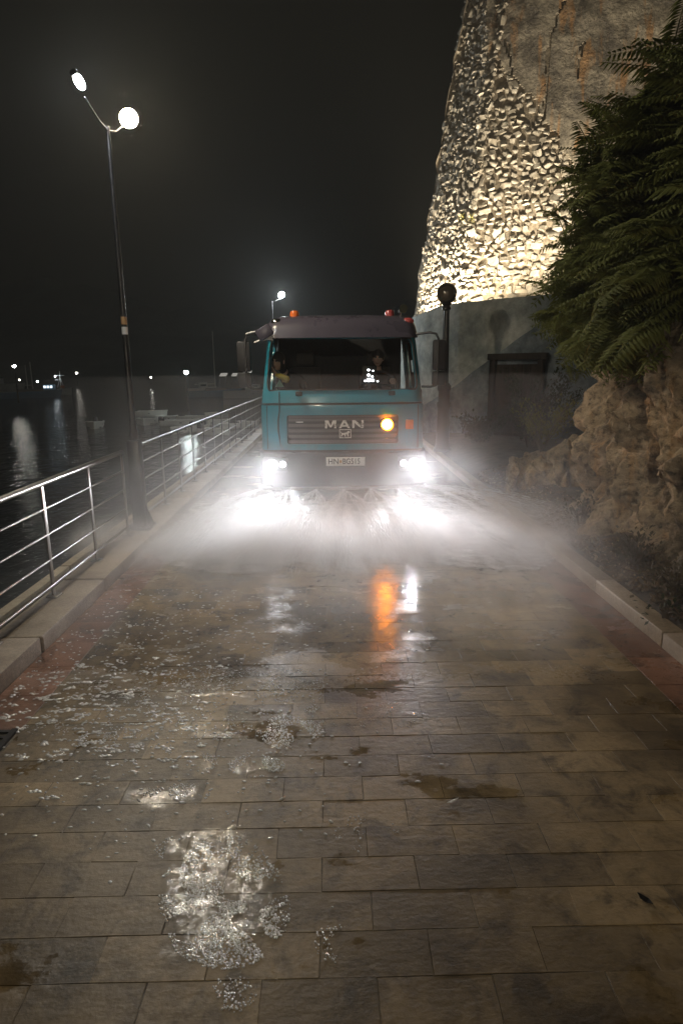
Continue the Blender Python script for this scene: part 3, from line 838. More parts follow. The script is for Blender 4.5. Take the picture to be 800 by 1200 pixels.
limbs = [[(4.0, 6.6, 2.6), (3.6, 6.4, 3.1), (3.2, 6.2, 3.7), (2.95, 6.0, 4.2)],
         [(4.0, 6.6, 2.6), (3.4, 6.6, 2.8), (2.85, 6.7, 3.0), (2.5, 6.8, 2.9)],
         [(4.0, 6.7, 2.5), (3.5, 7.1, 2.5), (3.0, 7.3, 2.5), (2.6, 7.3, 2.3)],
         [(4.0, 6.5, 2.8), (3.7, 5.9, 3.2), (3.3, 5.5, 3.5), (3.0, 5.3, 3.9)],
         [(4.0, 6.5, 2.6), (3.5, 5.8, 2.7), (3.0, 5.4, 2.7), (2.75, 5.3, 2.5)],
         [(4.0, 6.6, 2.6), (4.2, 6.3, 3.4), (4.1, 6.1, 4.1), (3.9, 6.0, 4.5)],
         [(3.9, 6.5, 2.5), (3.4, 6.2, 2.4), (2.95, 6.1, 2.3), (2.75, 6.0, 2.05)],
         [(4.0, 6.6, 2.7), (3.4, 6.3, 3.2), (2.9, 6.2, 3.4), (2.55, 6.2, 3.6)],
         [(4.1, 6.4, 2.6), (4.0, 5.4, 3.0), (3.6, 4.9, 3.3), (3.3, 4.6, 3.5)],
         [(4.1, 6.4, 2.5), (3.9, 5.2, 2.6), (3.5, 4.9, 2.7), (3.2, 4.7, 2.6)]]
frond_tree('frond_tree', (4.0, 6.65, 2.2), 'dark feathery leaved tree overhanging the rock face beside the fortress wall', limbs, 285, 2300, 3, env)

def bush(name, c, d, n, label, mat_, cat='bush', seed=1, leaf=0.05, parts=True):
    r = random.Random(seed); t = empty(name, c, 0, label, cat)
    g = G(); tips = []
    for k in range(14):
        a = r.uniform(0, 2*PI); q = r.uniform(0.2, 1); e = Vector((math.cos(a)*d[0]*q, math.sin(a)*d[1]*q, d[2]*r.uniform(0.55, 1)))
        g.tube([(0, 0, -0.1), e*0.5+Vector((0, 0, d[2]*0.1)), e], [0.012, 0.008, 0.004], 4); tips.append(e)
    g.build('stems', M['bark'], t, smooth=None)
    g = G()
    for k in range(n):
        e = r.choice(tips); p = e*r.uniform(0.3, 1.05)+Vector((r.gauss(0, .07), r.gauss(0, .07), r.gauss(0, .06)))
        o = (p.normalized()+Vector((r.uniform(-1, 1), r.uniform(-1, 1), r.uniform(-.6, 1)))).normalized(); L = leaf*r.uniform(0.6, 1.3); a, b, _ = frame(o)
        g.add([p, p+o*L*0.5+a*L*0.28, p+o*L, p+o*L*0.5-a*L*0.28], [[0, 1, 2, 3]])
    g.build('foliage', mat_, t, smooth=None, fix=False)['kind'] = 'stuff'
    return t
M['bushy'] = leaf_mat('yellow_green_leaf', (0.10, 0.10, 0.015), (0.22, 0.19, 0.03))
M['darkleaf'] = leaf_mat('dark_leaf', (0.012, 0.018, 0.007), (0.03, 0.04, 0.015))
bush('bush', (2.95, 8.6, 0.75), (0.42, 0.4, 0.62), 1100, 'yellow green bush growing on the pale boulder beyond the rock face', M['bushy'], seed=2)
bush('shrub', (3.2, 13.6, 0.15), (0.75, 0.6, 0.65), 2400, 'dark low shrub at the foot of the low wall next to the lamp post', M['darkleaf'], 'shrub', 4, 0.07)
bush('shrub', (4.05, 12.5, 0.15), (1.0, 0.7, 1.6), 4200, 'dark shrub in the shade before the plank door', M['darkleaf'], 'shrub', 5, 0.07)  # grown tall so its dark mass stands in for shadow by the door
for k, (x, y, s, lb) in enumerate(((2.66, 6.35, 0.26, 'dry grey weed clump at the left corner of the rock foot'), (2.58, 5.0, 0.2, 'dry weed clump at the middle of the rock foot'), (2.5, 4.2, 0.22, 'dark weed clump overhanging the near kerb edge'))):
    bush('weed_clump', (x, y, verge_z(x, y)), (s, s, s*1.1), 420, lb, M['dryweed'] if 'dryweed' in M else M.setdefault('dryweed', leaf_mat('dry_weed', (0.04, 0.034, 0.02), (0.11, 0.09, 0.055))), 'weeds', 20+k, 0.045)
t = bush('hanging_twigs', (2.3, 3.95, KH+0.02), (0.07, 0.08, 0.06), 60, 'small dark weed sprouting over the right kerb', M['darkleaf'], 'weeds', 31, 0.04)

# dark leaf and pale scrap lying on the paving
for nm, (px, py), L, mt, lab, cat, rz in (('fallen_leaf', (755, 1055), 0.028, M['iron'], 'single black wet leaf lying on the paving at lower right', 'leaf', 2.2),
                                          ('paper_scrap', (530, 940), 0.03, M['white'], 'thin pale scrap of paper lying on the wet paving', 'litter', 0.4)):
    p = at_ground(px, py); g = G()
    wd = 0.45 if cat == 'leaf' else 0.16
    g.prism([(-L, 0, 0.004), (-L*0.3, -L*wd, 0.002), (L*0.5, -L*wd*0.8, 0.003), (L, 0, 0.008), (L*0.4, L*wd, 0.004), (-L*0.4, L*wd*0.8, 0.002)], (0, 0, 0.0015))
    tag(g.build(nm, mt, None, (p.x, p.y, 0.003), (0, 0, rz), smooth=None), lab, cat)

# ------------------------------------------------------------------ truck (local: x centred, y backwards from the bumper, z up)
TR = empty('tanker_truck', (0.15, 7.9, 0), 0, 'teal street washing tanker truck with its headlights on, driving towards the camera', 'truck')
def interp(pts, z):
    if z <= pts[0][0]: return pts[0][1]
    for (a, b), (c, d) in zip(pts, pts[1:]):
        if z <= c: return b+(d-b)*(z-a)/(c-a)
    return pts[-1][1]
HW = [(0.3, 1.05), (0.8, 1.05), (1.4, 1.045), (1.6, 1.02), (2.2, 0.96), (2.36, 0.93), (2.46, 0.88), (2.5, 0.82)]
FY = [(0.3, 0.0), (0.75, 0.0), (1.35, 0.0), (1.5, 0.02), (2.2, 0.20), (2.36, 0.25), (2.44, 0.32), (2.49, 0.46), (2.5, 0.56)]
CD = 1.72   # cab depth
def cabp(t, z, out=0.0):
    w_ = interp(HW, z)+out; f = interp(FY, z)-out; r = 0.16; s = 1 if t >= 0 else -1; a = abs(t)
    bow = lambda x: 0.07*(x/w_)**2
    if a <= 1: x = a*(w_-r); y = f + bow(x)
    elif a <= 2:
        an = (a-1)*PI/2; x = w_-r+r*math.sin(an); y = f+bow(w_-r)+r*(1-math.cos(an))
    else: x = w_; y = f+bow(w_-r)+r+(a-2)*(CD-f-r-0.07)
    return Vector((s*x, y, z))
def patch(t0, t1, z0, z1, nt_=24, nz_=6, out=0.0):
    g = G(); g.grid([[cabp(t0+(t1-t0)*i/nt_, z0+(z1-z0)*j/nz_, out) for i in range(nt_+1)] for j in range(nz_+1)]); return g
def rrect(t0, t1, z0, z1, rt, rz_, n=6):
    o = []
    for (cx, cz, a0) in ((t1-rt, z1-rz_, 0), (t0+rt, z1-rz_, 90), (t0+rt, z0+rz_, 180), (t1-rt, z0+rz_, 270)):
        for k in range(n+1):
            a = rad(a0+90*k/n); o.append((cx+rt*math.cos(a), cz+rz_*math.sin(a)))
    return o
def ring_panel(inner, box, out=0.0, k=5):
    """panel with an opening: box (t0,t1,z0,z1) outside, loop inner"""
    t0, t1, z0, z1 = box; g = G(); ct = (t0+t1)/2; cz = (z0+z1)/2
    # densify the loop
    L = []
    for a, b in zip(inner, inner[1:]+inner[:1]):
        d = max(1, int(max(abs(a[0]-b[0])/0.12, abs(a[1]-b[1])/0.08)))
        L += [(a[0]+(b[0]-a[0])*i/d, a[1]+(b[1]-a[1])*i/d) for i in range(d)]
    rows = []
    ti = [p[0] for p in inner]; zi = [p[1] for p in inner]; a0, a1, b0, b1 = min(ti), max(ti), min(zi), max(zi)
    def outer(p):
        u = (p[0]-(a0+a1)/2)/((a1-a0)/2); v = (p[1]-(b0+b1)/2)/((b1-b0)/2); m_ = max(abs(u), abs(v)); u /= m_; v /= m_
        return (ct+u*(t1-t0)/2, cz+v*(z1-z0)/2)
    for j in range(k+1):
        rows.append([cabp(p[0]+(q[0]-p[0])*j/k, p[1]+(q[1]-p[1])*j/k, out) for p in L for q in (outer(p),)])
    g.grid(rows, True); return g
def T(g, name, m_, parent=TR, th=0.03, smooth=40, loc=None, rot=None):
    if th: g.thick(th)
    return g.build(name, m_, parent, loc, rot, smooth=smooth)
ws = rrect(-1.42, 1.42, 1.555, 2.20, 0.22, 0.13)
T(ring_panel(ws, (-2, 2, 1.40, 2.24)), 'windscreen_frame', M['teal'])
g = G(); L = rrect(-1.42, 1.42, 1.555, 2.20, 0.22, 0.13)
g.grid([[cabp(t_*k/8, 1.875+(z_-1.875)*k/8, -0.012) for t_, z_ in L] for k in range(1, 9)], True); g.f.append(list(range(len(L)))); g.m.append(0)
T(g, 'windscreen', M['glass'], th=0)
sl = rrect(-1.42, 1.42, 1.555, 2.20, 0.22, 0.13); 
g = G(); g.tube([cabp(a, b, 0.002) for a, b in sl+sl[:1]], 0.011, 6); T(g, 'windscreen_seal', M['rubber'], th=0)
T(patch(-2, 2, 1.375, 1.395, 30, 1, -0.01), 'panel_gap', M['black'])
for s in (-1, 1): T(patch(min(s*1.27, s*1.31), max(s*1.27, s*1.31), 0.81, 1.365, 2, 6, 0.011), 'panel_gap', M['black'], th=0.004)
fg = rrect(-0.80, 0.80, 0.875, 1.245, 0.03, 0.03)
T(ring_panel(fg, (-2, 2, 0.80, 1.37), 0.008), 'front_flap', M['teal'])
# visor band over the windscreen and the roof cap
T(patch(-1.9, 1.9, 2.205, 2.46, 34, 8, 0.03), 'sun_visor', M['visor'], th=0.012)
T(patch(-2, 2, 2.245, 2.385, 34, 4, 0.0), 'header_panel', M['teal'])
g = G(); rows = [[cabp(-3+6*i/48, z) for i in range(49)] for z in (2.385, 2.42, 2.45, 2.48, 2.5)]
rows.append([Vector((p.x*0.6, p.y*0.7+0.5, 2.535)) for p in rows[-1]]); rows.append([Vector((0, 1.1, 2.545))]*49)
g.grid(rows); T(g, 'roof', M['visor'], th=0.0)
for s in (-1, 1):
    a, b = (2.0, 3.0) if s > 0 else (-3.0, -2.0)
    wd = rrect(min(s*2.04, s*2.66), max(s*2.04, s*2.66), 1.52, 2.17, 0.06, 0.07)
    d = T(ring_panel(wd, (a, b, 0.72, 2.385)), 'door', M['teal'])
    if s > 0:
        g = G(); g.grid([[cabp((2.04+2.66)/2*s+(t_-(2.04+2.66)/2*s)*k/4, 1.845+(z_-1.845)*k/4, -0.015) for t_, z_ in wd] for k in range(1, 5)], True)
        g.build('door_glass', M['glass'], d)
    g = G(); g.box((s*1.065, 1.25, 1.32), (0.03, 0.16, 0.035), bev=0.008); g.build('handle', M['black'], d)
g = G(); g.box((0, CD-0.02, 1.55), (1.84, 0.03, 1.7)); g.box((0, 0.9, 0.79), (1.95, 1.55, 0.04)); T(g, 'cab_interior', M['cloth'], th=0)
# grille with slats, badge, letters
g = G(); g.grid([[cabp(-0.80+1.6*i/20, 0.875+0.37*j/3, -0.05) for i in range(21)] for j in range(4)]); gr = T(g, 'grille', M['black'])
for k, z in enumerate((0.905, 0.975, 1.045, 1.115, 1.185, 1.228)):
    g = patch(-0.79, 0.79, z-0.018, z+0.018 if k < 5 else z+0.01, 20, 1, -0.008); g.thick(0.025); g.build('slat', M['grille'], gr)
def text_mesh(s, size, ext, mat_, parent, loc, name, sx=1.0, bold=0.0):
    cu = bpy.data.curves.new(name, 'FONT'); cu.body = s; cu.size = size; cu.extrude = ext; cu.offset = bold
    cu.align_x = 'CENTER'; cu.align_y = 'CENTER'
    to = bpy.data.objects.new(name, cu); COL.objects.link(to)
    me = bpy.data.meshes.new_from_object(to.evaluated_get(bpy.context.evaluated_depsgraph_get()))
    bpy.data.objects.remove(to); me.materials.clear(); me.materials.append(mat_)
    return link(name, me, parent, loc, (PI/2, 0, 0), (sx, 1, 1))
bpy.context.view_layer.update()
LET = {'M': [[(-1, -1), (-.62, -1), (-.62, 1), (-1, 1)], [(.62, -1), (1, -1), (1, 1), (.62, 1)], [(-.62, 1), (-.62, .35), (-.12, -.75), (.0, -.75), (.0, -.1), (-.4, 1)], [(.62, 1), (.4, 1), (0, -.1), (0, -.75), (.12, -.75), (.62, .35)]],
       'A': [[(-1, -1), (-.58, -1), (.0, .45), (.0, 1), (-.22, 1)], [(1, -1), (.22, 1), (0, 1), (.0, .45), (.58, -1)], [(-.44, -.62), (.44, -.62), (.3, -.25), (-.3, -.25)]],
       'N': [[(-1, -1), (-.62, -1), (-.62, 1), (-1, 1)], [(.62, -1), (1, -1), (1, 1), (.62, 1)], [(-.62, 1), (-.62, .3), (.5, -1), (.62, -1), (.62, -.3), (-.5, 1)]]}
for ch, dx in (('M', -0.155), ('A', 0.02), ('N', 0.192)):
    g = G()
    for poly in LET[ch]: g.prism([(dx+x*0.072, -0.016, 1.13+z*0.05) for x, z in poly], (0, -0.016, 0))
    g.build('badge_letter', M['silver'], gr, smooth=None)
g = G()
for c_, d_ in (((0.03, -0.02, 1.062), (0.15, 0.012, 0.009)), ((0.03, -0.02, 0.958), (0.15, 0.012, 0.009)), ((-0.0415, -0.02, 1.01), (0.009, 0.012, 0.096)), ((0.1015, -0.02, 1.01), (0.009, 0.012, 0.096))): g.box(c_, d_)
LI = [(-0.058, -0.038), (-0.045, -0.036), (-0.034, -0.018), (-0.012, -0.012), (-0.006, -0.038), (0.006, -0.036), (0.004, -0.012), (0.022, -0.006), (0.030, -0.038), (0.044, -0.036), (0.040, -0.004),
      (0.052, 0.010), (0.060, 0.012), (0.058, 0.026), (0.044, 0.034), (0.030, 0.030), (0.018, 0.016), (-0.018, 0.010), (-0.040, 0.008), (-0.056, 0.026), (-0.062, 0.022), (-0.050, 0.0), (-0.050, -0.016)]
for i in range(len(LI)): pass
g.prism([(0.03+x, -0.016, 1.01+z) for x, z in LI], (0, -0.01, 0))
g.build('lion_emblem', M['silver'], gr)
g = G(); g.box((-0.55, -0.0, 1.16), (0.09, 0.012, 0.012), bev=0.003); g.build('model_badge', M['silver'], gr)
# bumper, plate, headlamps
bp = ring_panel(rrect(-0.25, 0.25, 0.60, 0.72, 0.02, 0.02), (-2.2, 2.2, 0.33, 0.775), 0.04); bump_o = T(bp, 'bumper', M['bumper'], th=0.05)
T(patch(-0.27, 0.27, 0.58, 0.74, 6, 2, -0.0), 'plate_recess', M['bumper'])
T(patch(-2.1, 2.1, 0.775, 0.80, 30, 1, 0.0), 'bumper_gap', M['black'])
g = G(); g.box((0.03, -0.05, 0.655), (0.50, 0.012, 0.115), bev=0.004); pl = T(g, 'number_plate', M['white'], th=0)
text_mesh('HN', 0.10, 0.002, M['black'], pl, (-0.125, -0.058, 0.655), 'plate_text', 0.95, 0.001)
text_mesh('BG515', 0.10, 0.002, M['black'], pl, (0.105, -0.058, 0.655), 'plate_text', 0.82, 0.001)
g = G(); g.box((-0.032, -0.057, 0.655), (0.03, 0.004, 0.035)); g.build('plate_seal', M['tape_o'], pl)
M['headglow'] = glow_mat('lit_headlamp', (0.93, 0.95, 1.0), 2000)
M['sideglow'] = glow_mat('lit_side_lamp', (0.95, 0.95, 1.0), 25)
for s in (-1, 1):
    g = G(); g.box((s*0.87, 0.0, 0.62), (0.33, 0.14, 0.19), bev=0.03); hl = T(g, 'headlight', M['black'], th=0)
    q = Matrix.Rotation(PI/2, 3, 'X')
    g = G(); g.lathe([(0.0, 0.0), (0.066, 0.004), (0.068, 0.012)], (s*0.91, -0.068, 0.625), 18, q); g.build('lamp', M['headglow'], hl)
    g = G(); g.lathe([(0.072, 0.0), (0.08, 0.018), (0.072, 0.016)], (s*0.91, -0.072, 0.625), 18, q); g.build('bezel', M['chrome'], hl)
    g = G(); g.lathe([(0.0, 0.0), (0.036, 0.003)], (s*0.775, -0.072, 0.63), 14, q); g.build('side_lamp', M['sideglow'], hl)
    g = G(); g.box((s*0.87, -0.083, 0.62), (0.32, 0.006, 0.18), bev=0.002); g.build('lens', M['clear'], hl)
    spot('headlight_beam', TR, (s*0.91, -0.10, 0.625), (-s*0.03-0.02, -1, -0.05), HEAD_W, 72, 0.9, (0.95, 0.96, 1.0), 0.05)
# amber flashing lamp and beacons
M['amberglow'] = glow_mat('lit_amber_lamp', (1.0, 0.24, 0.003), 420)
M['amber'] = flat_mat('amber_lens', (0.55, 0.12, 0.02), 0.25, 0, 0.15, 20)
M['redlens'] = flat_mat('red_lens', (0.35, 0.06, 0.06), 0.25, 0, 0.15, 20)
g = G(); g.box((0.56, -0.03, 1.12), (0.17, 0.05, 0.13), bev=0.015); fl = T(g, 'flashing_lamp', M['black'], th=0)
g = G(); g.ball((0.56, -0.065, 1.125), (0.068, 0.04, 0.068)); g.build('amber_dome', M['amberglow'], fl)
g = G(); g.lathe([(0.078, -0.005), (0.082, -0.005), (0.082, 0.075), (0.078, 0.075)], (0.56, -0.045, 1.125), 24, Matrix.Rotation(PI/2, 3, 'X'), False); g.build('lamp_hood', M['black'], fl)  # hood added to keep the amber light off grille and paint
g = G(); g.box((0.85, -0.02, 1.12), (0.10, 0.04, 0.12), bev=0.01); T(g, 'amber_reflector', M['amber'], th=0)
for s, mt in ((-1, M['amber']), (1, M['redlens'])):
    x = -0.615 if s < 0 else 0.645
    g = G(); g.lathe([(0.075, 2.46), (0.075, 2.50), (0.062, 2.505)], (x, 0.62, -0.02), 16); bc = T(g, 'beacon', M['black'], th=0)
    g = G(); g.lathe([(0.06, 2.505), (0.06, 2.56), (0.05, 2.585), (0.0, 2.60)], (x, 0.62, -0.02), 16); g.build('dome', mt, bc)
g = G(); g.tube([(0.76, 0.55, 2.54), (0.78, 0.4, 2.56), (0.79, 0.32, 2.56)], [0.015, 0.025, 0.055], 12); g.tube([(0.78, 0.5, 2.44), (0.78, 0.5, 2.55)], 0.012, 6); T(g, 'air_horn', M['chrome'], th=0)
for x, c_ in ((-0.83, 'chrome'), (0.86, 'redlens')):
    g = G(); g.ball((x, 0.36, 2.41), (0.075, 0.05, 0.045)); T(g, 'marker_lamp', M[c_], th=0)
# mirrors
def mirror(s):
    g = G(); h = s*0.93
    g.tube([(h, 0.32, 2.24), (s*1.12, 0.2, 2.26), (s*1.19, 0.16, 2.24), (s*1.22, 0.15, 2.18), (s*1.22, 0.15, 1.66), (s*1.2, 0.15, 1.60), (s*1.14, 0.16, 1.585), (s*1.03, 0.22, 1.585)], 0.016, 8)
    a = T(g, 'mirror_arm', M['black'], th=0)
    for z, hh in ((1.98, 0.38), (1.69, 0.19)):
        g = G(); g.box((s*1.245, 0.19, z), (0.175, 0.09, hh), bev=0.028); b = g.build('mirror_housing', M['black'], a)
        g = G(); g.box((s*1.245, 0.237, z), (0.145, 0.006, hh-0.04), bev=0.002); g.build('mirror_glass', M['chrome'], a)
    g = G(); g.box((s*0.98, 0.26, 1.50), (0.11, 0.12, 0.11), bev=0.02); g.build('bracket', M['black'], a)
mirror(-1); mirror(1)
g = G(); g.box((-0.97, 0.12, 2.27), (0.2, 0.05, 0.15), (0, -0.5, 0), bev=0.02); T(g, 'kerb_mirror', M['visor'], th=0)
# wipers, aerial lead, steps
for x0, x1 in ((-0.55, 0.1), (0.62, -0.02)):
    g = G(); g.box((x0, -0.02, 1.515), (0.085, 0.07, 0.06), bev=0.015); wp = T(g, 'wiper', M['black'], th=0)
    P_ = [Vector((x, cabp(0.001+abs(x)/0.9, 1.575).y-0.022, 1.56)) for x in [x0+(x1-x0)*k/6 for k in range(7)]]
    g = G(); g.tube(P_, 0.011, 6); g.build('blade', M['rubber'], wp)
g = G(); g.tube([(-0.80, 0.03, 1.54), (-0.805, 0.02, 1.3), (-0.82, -0.02, 1.18), (-0.82, -0.02, 1.05), (-0.80, 0.0, 0.85)], [0.007, 0.007, 0.012, 0.012, 0.005], 6); T(g, 'aerial', M['black'], th=0)
# chassis, wheels, tank
for s in (-1, 1):
    g = G(); g.box((s*0.4, 3.3, 0.72), (0.08, 6.2, 0.2), bev=0.005); T(g, 'chassis_rail', M['iron'], th=0)
    for y in (1.15, 4.75):
        q = Matrix.Rotation(PI/2, 3, 'Y')
        g = G(); g.lathe([(0.25, -0.13), (0.36, -0.125), (0.40, -0.10), (0.40, 0.10), (0.36, 0.125), (0.25, 0.13)], (s*0.9, y, 0.4), 28, q); wl = T(g, 'wheel', M['rubber'], th=0)
        g = G(); g.lathe([(0.05, 0.06*s), (0.2, 0.03*s), (0.25, 0.12*s), (0.26, 0.12*s), (0.26, 0.0)], (s*0.9, y, 0.4), 24, q); g.build('rim', M['grille'], wl)
    g = G(); g.box((s*1.0, 0.78, 0.42), (0.14, 0.34, 0.04), bev=0.008); g.box((s*1.0, 0.78, 0.6), (0.14, 0.34, 0.04), bev=0.008); T(g, 'step', M['black'], th=0)
    g = G(); g.lathe([(0.44, -0.16), (0.47, -0.16), (0.47, 0.16), (0.44, 0.16)], (s*0.9, 4.75, 0.42), 24, q); T(g, 'mudguard', M['black'], th=0)
g = G(); q = Matrix.Rotation(-PI/2, 3, 'X'); D = Matrix.Diagonal(Vector((1.12, 1, 1)))
g.lathe([(0.0, 1.85), (0.55, 1.9), (0.76, 2.0), (0.82, 2.12), (0.82, 5.9), (0.76, 6.05), (0.55, 6.15), (0.0, 6.2)], (0, 0, 1.55), 32, q); T(g, 'tank', M['teal'], th=0)
for y in (2.4, 5.6):
    g = G(); g.box((0, y, 0.86), (1.3, 0.2, 0.16), bev=0.01); T(g, 'tank_saddle', M['iron'], th=0)
# spray bar below the bumper
g = G(); g.tube([(-1.1, 0.02, 0.30), (0, -0.03, 0.30), (1.1, 0.02, 0.30)], 0.022, 8); sb = T(g, 'spray_bar', M['steel'], th=0)
NOZ = [(-1.06, -0.02, 0.31), (-0.7, -0.05, 0.3), (-0.35, -0.06, 0.3), (0.0, -0.06, 0.3), (0.35, -0.06, 0.3), (0.7, -0.05, 0.3), (1.06, -0.02, 0.33)]
for p in NOZ:
    g = G(); g.tube([p, (p[0], p[1]-0.05, p[2]-0.01)], [0.022, 0.014], 8); g.build('nozzle', M['steel'], sb)
# cab furniture
g = G(); P_ = [cabp(t_/10, 1.50, -0.06) for t_ in range(-14, 15)]
g.grid([[Vector((p.x, p.y+dy, z)) for p in P_] for dy, z in ((0, 1.535), (0.12, 1.55), (0.3, 1.52), (0.36, 1.4), (0.36, 1.0))]); dash = T(g, 'dashboard', M['black'], th=0)
for x in (-0.52, 0.52):
    g = G(); g.box((x, 1.15, 1.16), (0.5, 0.5, 0.14), bev=0.04); se = T(g, 'seat', M['seat'], th=0)
    g = G(); g.box((x, 1.42, 1.52), (0.46, 0.12, 0.66), (-0.15, 0, 0), bev=0.04); g.box((x, 1.5, 1.97), (0.26, 0.09, 0.2), (-0.15, 0, 0), bev=0.04); g.build('seat_back', M['seat'], se)
MW = Matrix.Rotation(rad(55), 3, 'X')
g = G(); g.tube([Vector((0.52, 0.62, 1.60)) + MW @ Vector((0.22*math.cos(a*PI/14), 0.22*math.sin(a*PI/14), 0)) for a in range(29)], 0.015, 8, False); sw = T(g, 'steering_wheel', M['grille'], th=0)
g = G(); g.tube([(0.52, 0.62, 1.60), (0.52, 0.48, 1.45), (0.52, 0.4, 1.3)], 0.03, 8)
for a in (0, 2.2, 4.1): g.tube([(0.52, 0.62, 1.6), Vector((0.52, 0.62, 1.60)) + MW @ Vector((0.21*math.cos(a), 0.21*math.sin(a), 0))], 0.012, 6)
g.build('column', M['black'], sw)
M['glintglow'] = glow_mat('windscreen_glint', (0.95, 0.97, 1.0), 7)  # glowing spots on an added panel stand in for reflections in the windscreen
g = G(); g.box((0.36, 0.42, 1.62), (0.05, 0.03, 0.2)); g.box((0.36, 0.40, 1.735), (0.2, 0.025, 0.24), (0.1, 0, 0), bev=0.01); cp = T(g, 'glint_panel', M['black'], th=0)
for dx, z, r in ((-0.055, 1.66, .014), (-0.005, 1.672, .03), (0.045, 1.667, .022), (-0.008, 1.735, .02), (0.04, 1.715, .014), (-0.01, 1.80, .017), (0.05, 1.79, .011), (0.11, 1.655, .013)):
    g = G(); g.ball((0.36+dx, 0.375, z), (r, 0.008, r*0.8), None, 10, 6); g.build('glint_spot', M['glintglow'], cp)
g = G(); g.prism([(-0.055, 0.0, 0), (0.055, 0.0, 0), (0, 0.0, 0.10)], (0, 0.006, 0)); T(g, 'triangle_sticker', flat_mat('pale_green', (0.35, 0.6, 0.52), 0.5), th=0, loc=(-0.80, 0.125, 1.60), rot=(-0.22, 0, 0))
g = G(); r = random.Random(3)
P_ = [Vector((-0.93 + 0.06*math.sin(k*1.9)+0.02*math.sin(k*4.1), 0.16+0.03*math.cos(k*2.3), 2.235+0.055*math.cos(k*1.3))) for k in range(26)]
g.tube(P_, 0.012, 6); g.tube([(-0.95, 0.16, 2.25), (-1.05, 0.15, 2.29), (-1.14, 0.15, 2.275), (-1.2, 0.13, 2.255)], 0.011, 6); g.tube([(-0.97, 0.15, 2.21), (-1.05, 0.14, 2.17), (-1.1, 0.14, 2.15)], 0.011, 6)
tag(g.build('rope', M['white'], None, TR.location[:]), 'pale rope knotted round the mirror arm at the upper left of the truck cab', 'rope')

# ------------------------------------------------------------------ people in the cab
def skin_mesh(chains, mat_idx_fn):
    """chains: lists of (point, radius) that may start on an existing point"""
    vs = []; es = []; rs = []; key = {}
    for ch in chains:
        prev = None
        for p, r in ch:
            k = tuple(round(c, 4) for c in p)
            if k not in key: key[k] = len(vs); vs.append(Vector(p)); rs.append(r)
            i = key[k]
            if prev is not None: es.append((prev, i))
            prev = i
    me = bpy.data.meshes.new('tmp'); me.from_pydata(vs, es, [])
    o = bpy.data.objects.new('tmp', me); COL.objects.link(o)
    md = o.modifiers.new('s', 'SKIN'); md.use_smooth_shade = True
    for i, q in enumerate(me.skin_vertices[0].data):
        q.radius = (rs[i], rs[i]); q.use_root = (i == 0)
    sb_ = o.modifiers.new('u', 'SUBSURF'); sb_.levels = 1; sb_.render_levels = 1
    bpy.context.view_layer.update()
    out = bpy.data.meshes.new_from_object(o.evaluated_get(bpy.context.evaluated_depsgraph_get()))
    bpy.data.objects.remove(o); bpy.data.meshes.remove(me)
    v = [x.co.copy() for x in out.vertices]; f = [list(p.vertices) for p in out.polygons]; bpy.data.meshes.remove(out)
    return v, f
def head_geo(c, face, up):
    """head with brow, eye hollows, nose, lips, chin and ears"""
    Y = Vector(face).normalized(); X = Y.cross(Vector(up)).normalized(); Z = X.cross(Y); Mx = Matrix((X, Y, Z)).transposed(); c = Vector(c)
    g = G(); n, k = 36, 26; P = []
    bump = lambda x, z, a, b, s, t: math.exp(-((x-a)/s)**2-((z-b)/t)**2)
    for i in range(k+1):
        ph = PI*i/k; row = []
        for j in range(n):
            th = 2*PI*j/n
            x = math.sin(ph)*math.cos(th); y = math.sin(ph)*math.sin(th); z = -math.cos(ph)
            px, py, pz = x*0.074, y*0.094, z*0.115
            if z < -0.2: kk = 1-0.34*(-z-0.2)/0.8; px *= kk; py = py*(1-0.22*(-z-0.2)/0.8) + 0.016*(-z-0.2)
            if y > 0.1:
                f = min(1, (y-0.1)/0.4)
                py += f*(0.026*bump(px, pz, 0, -0.025, 0.012, 0.016) + 0.014*bump(px, pz, 0, 0.0, 0.009, 0.022) + 0.008*bump(px, pz, 0, -0.062, 0.022, 0.007)
                       + 0.010*bump(px, pz, 0, -0.098, 0.022, 0.014) + 0.006*bump(px, pz, 0, 0.032, 0.05, 0.009)
                       - 0.014*bump(px, pz, 0.031, 0.012, 0.016, 0.011) - 0.014*bump(px, pz, -0.031, 0.012, 0.016, 0.011))
            row.append(c + Mx @ Vector((px, py, pz)))
        P.append(row)
    g.grid(P, True)
    for s in (-1, 1):
        g.ball(c + Mx @ Vector((s*0.077, -0.008, -0.005)), (0.010, 0.02, 0.033), Mx, 8, 6)
    return g, Mx, c
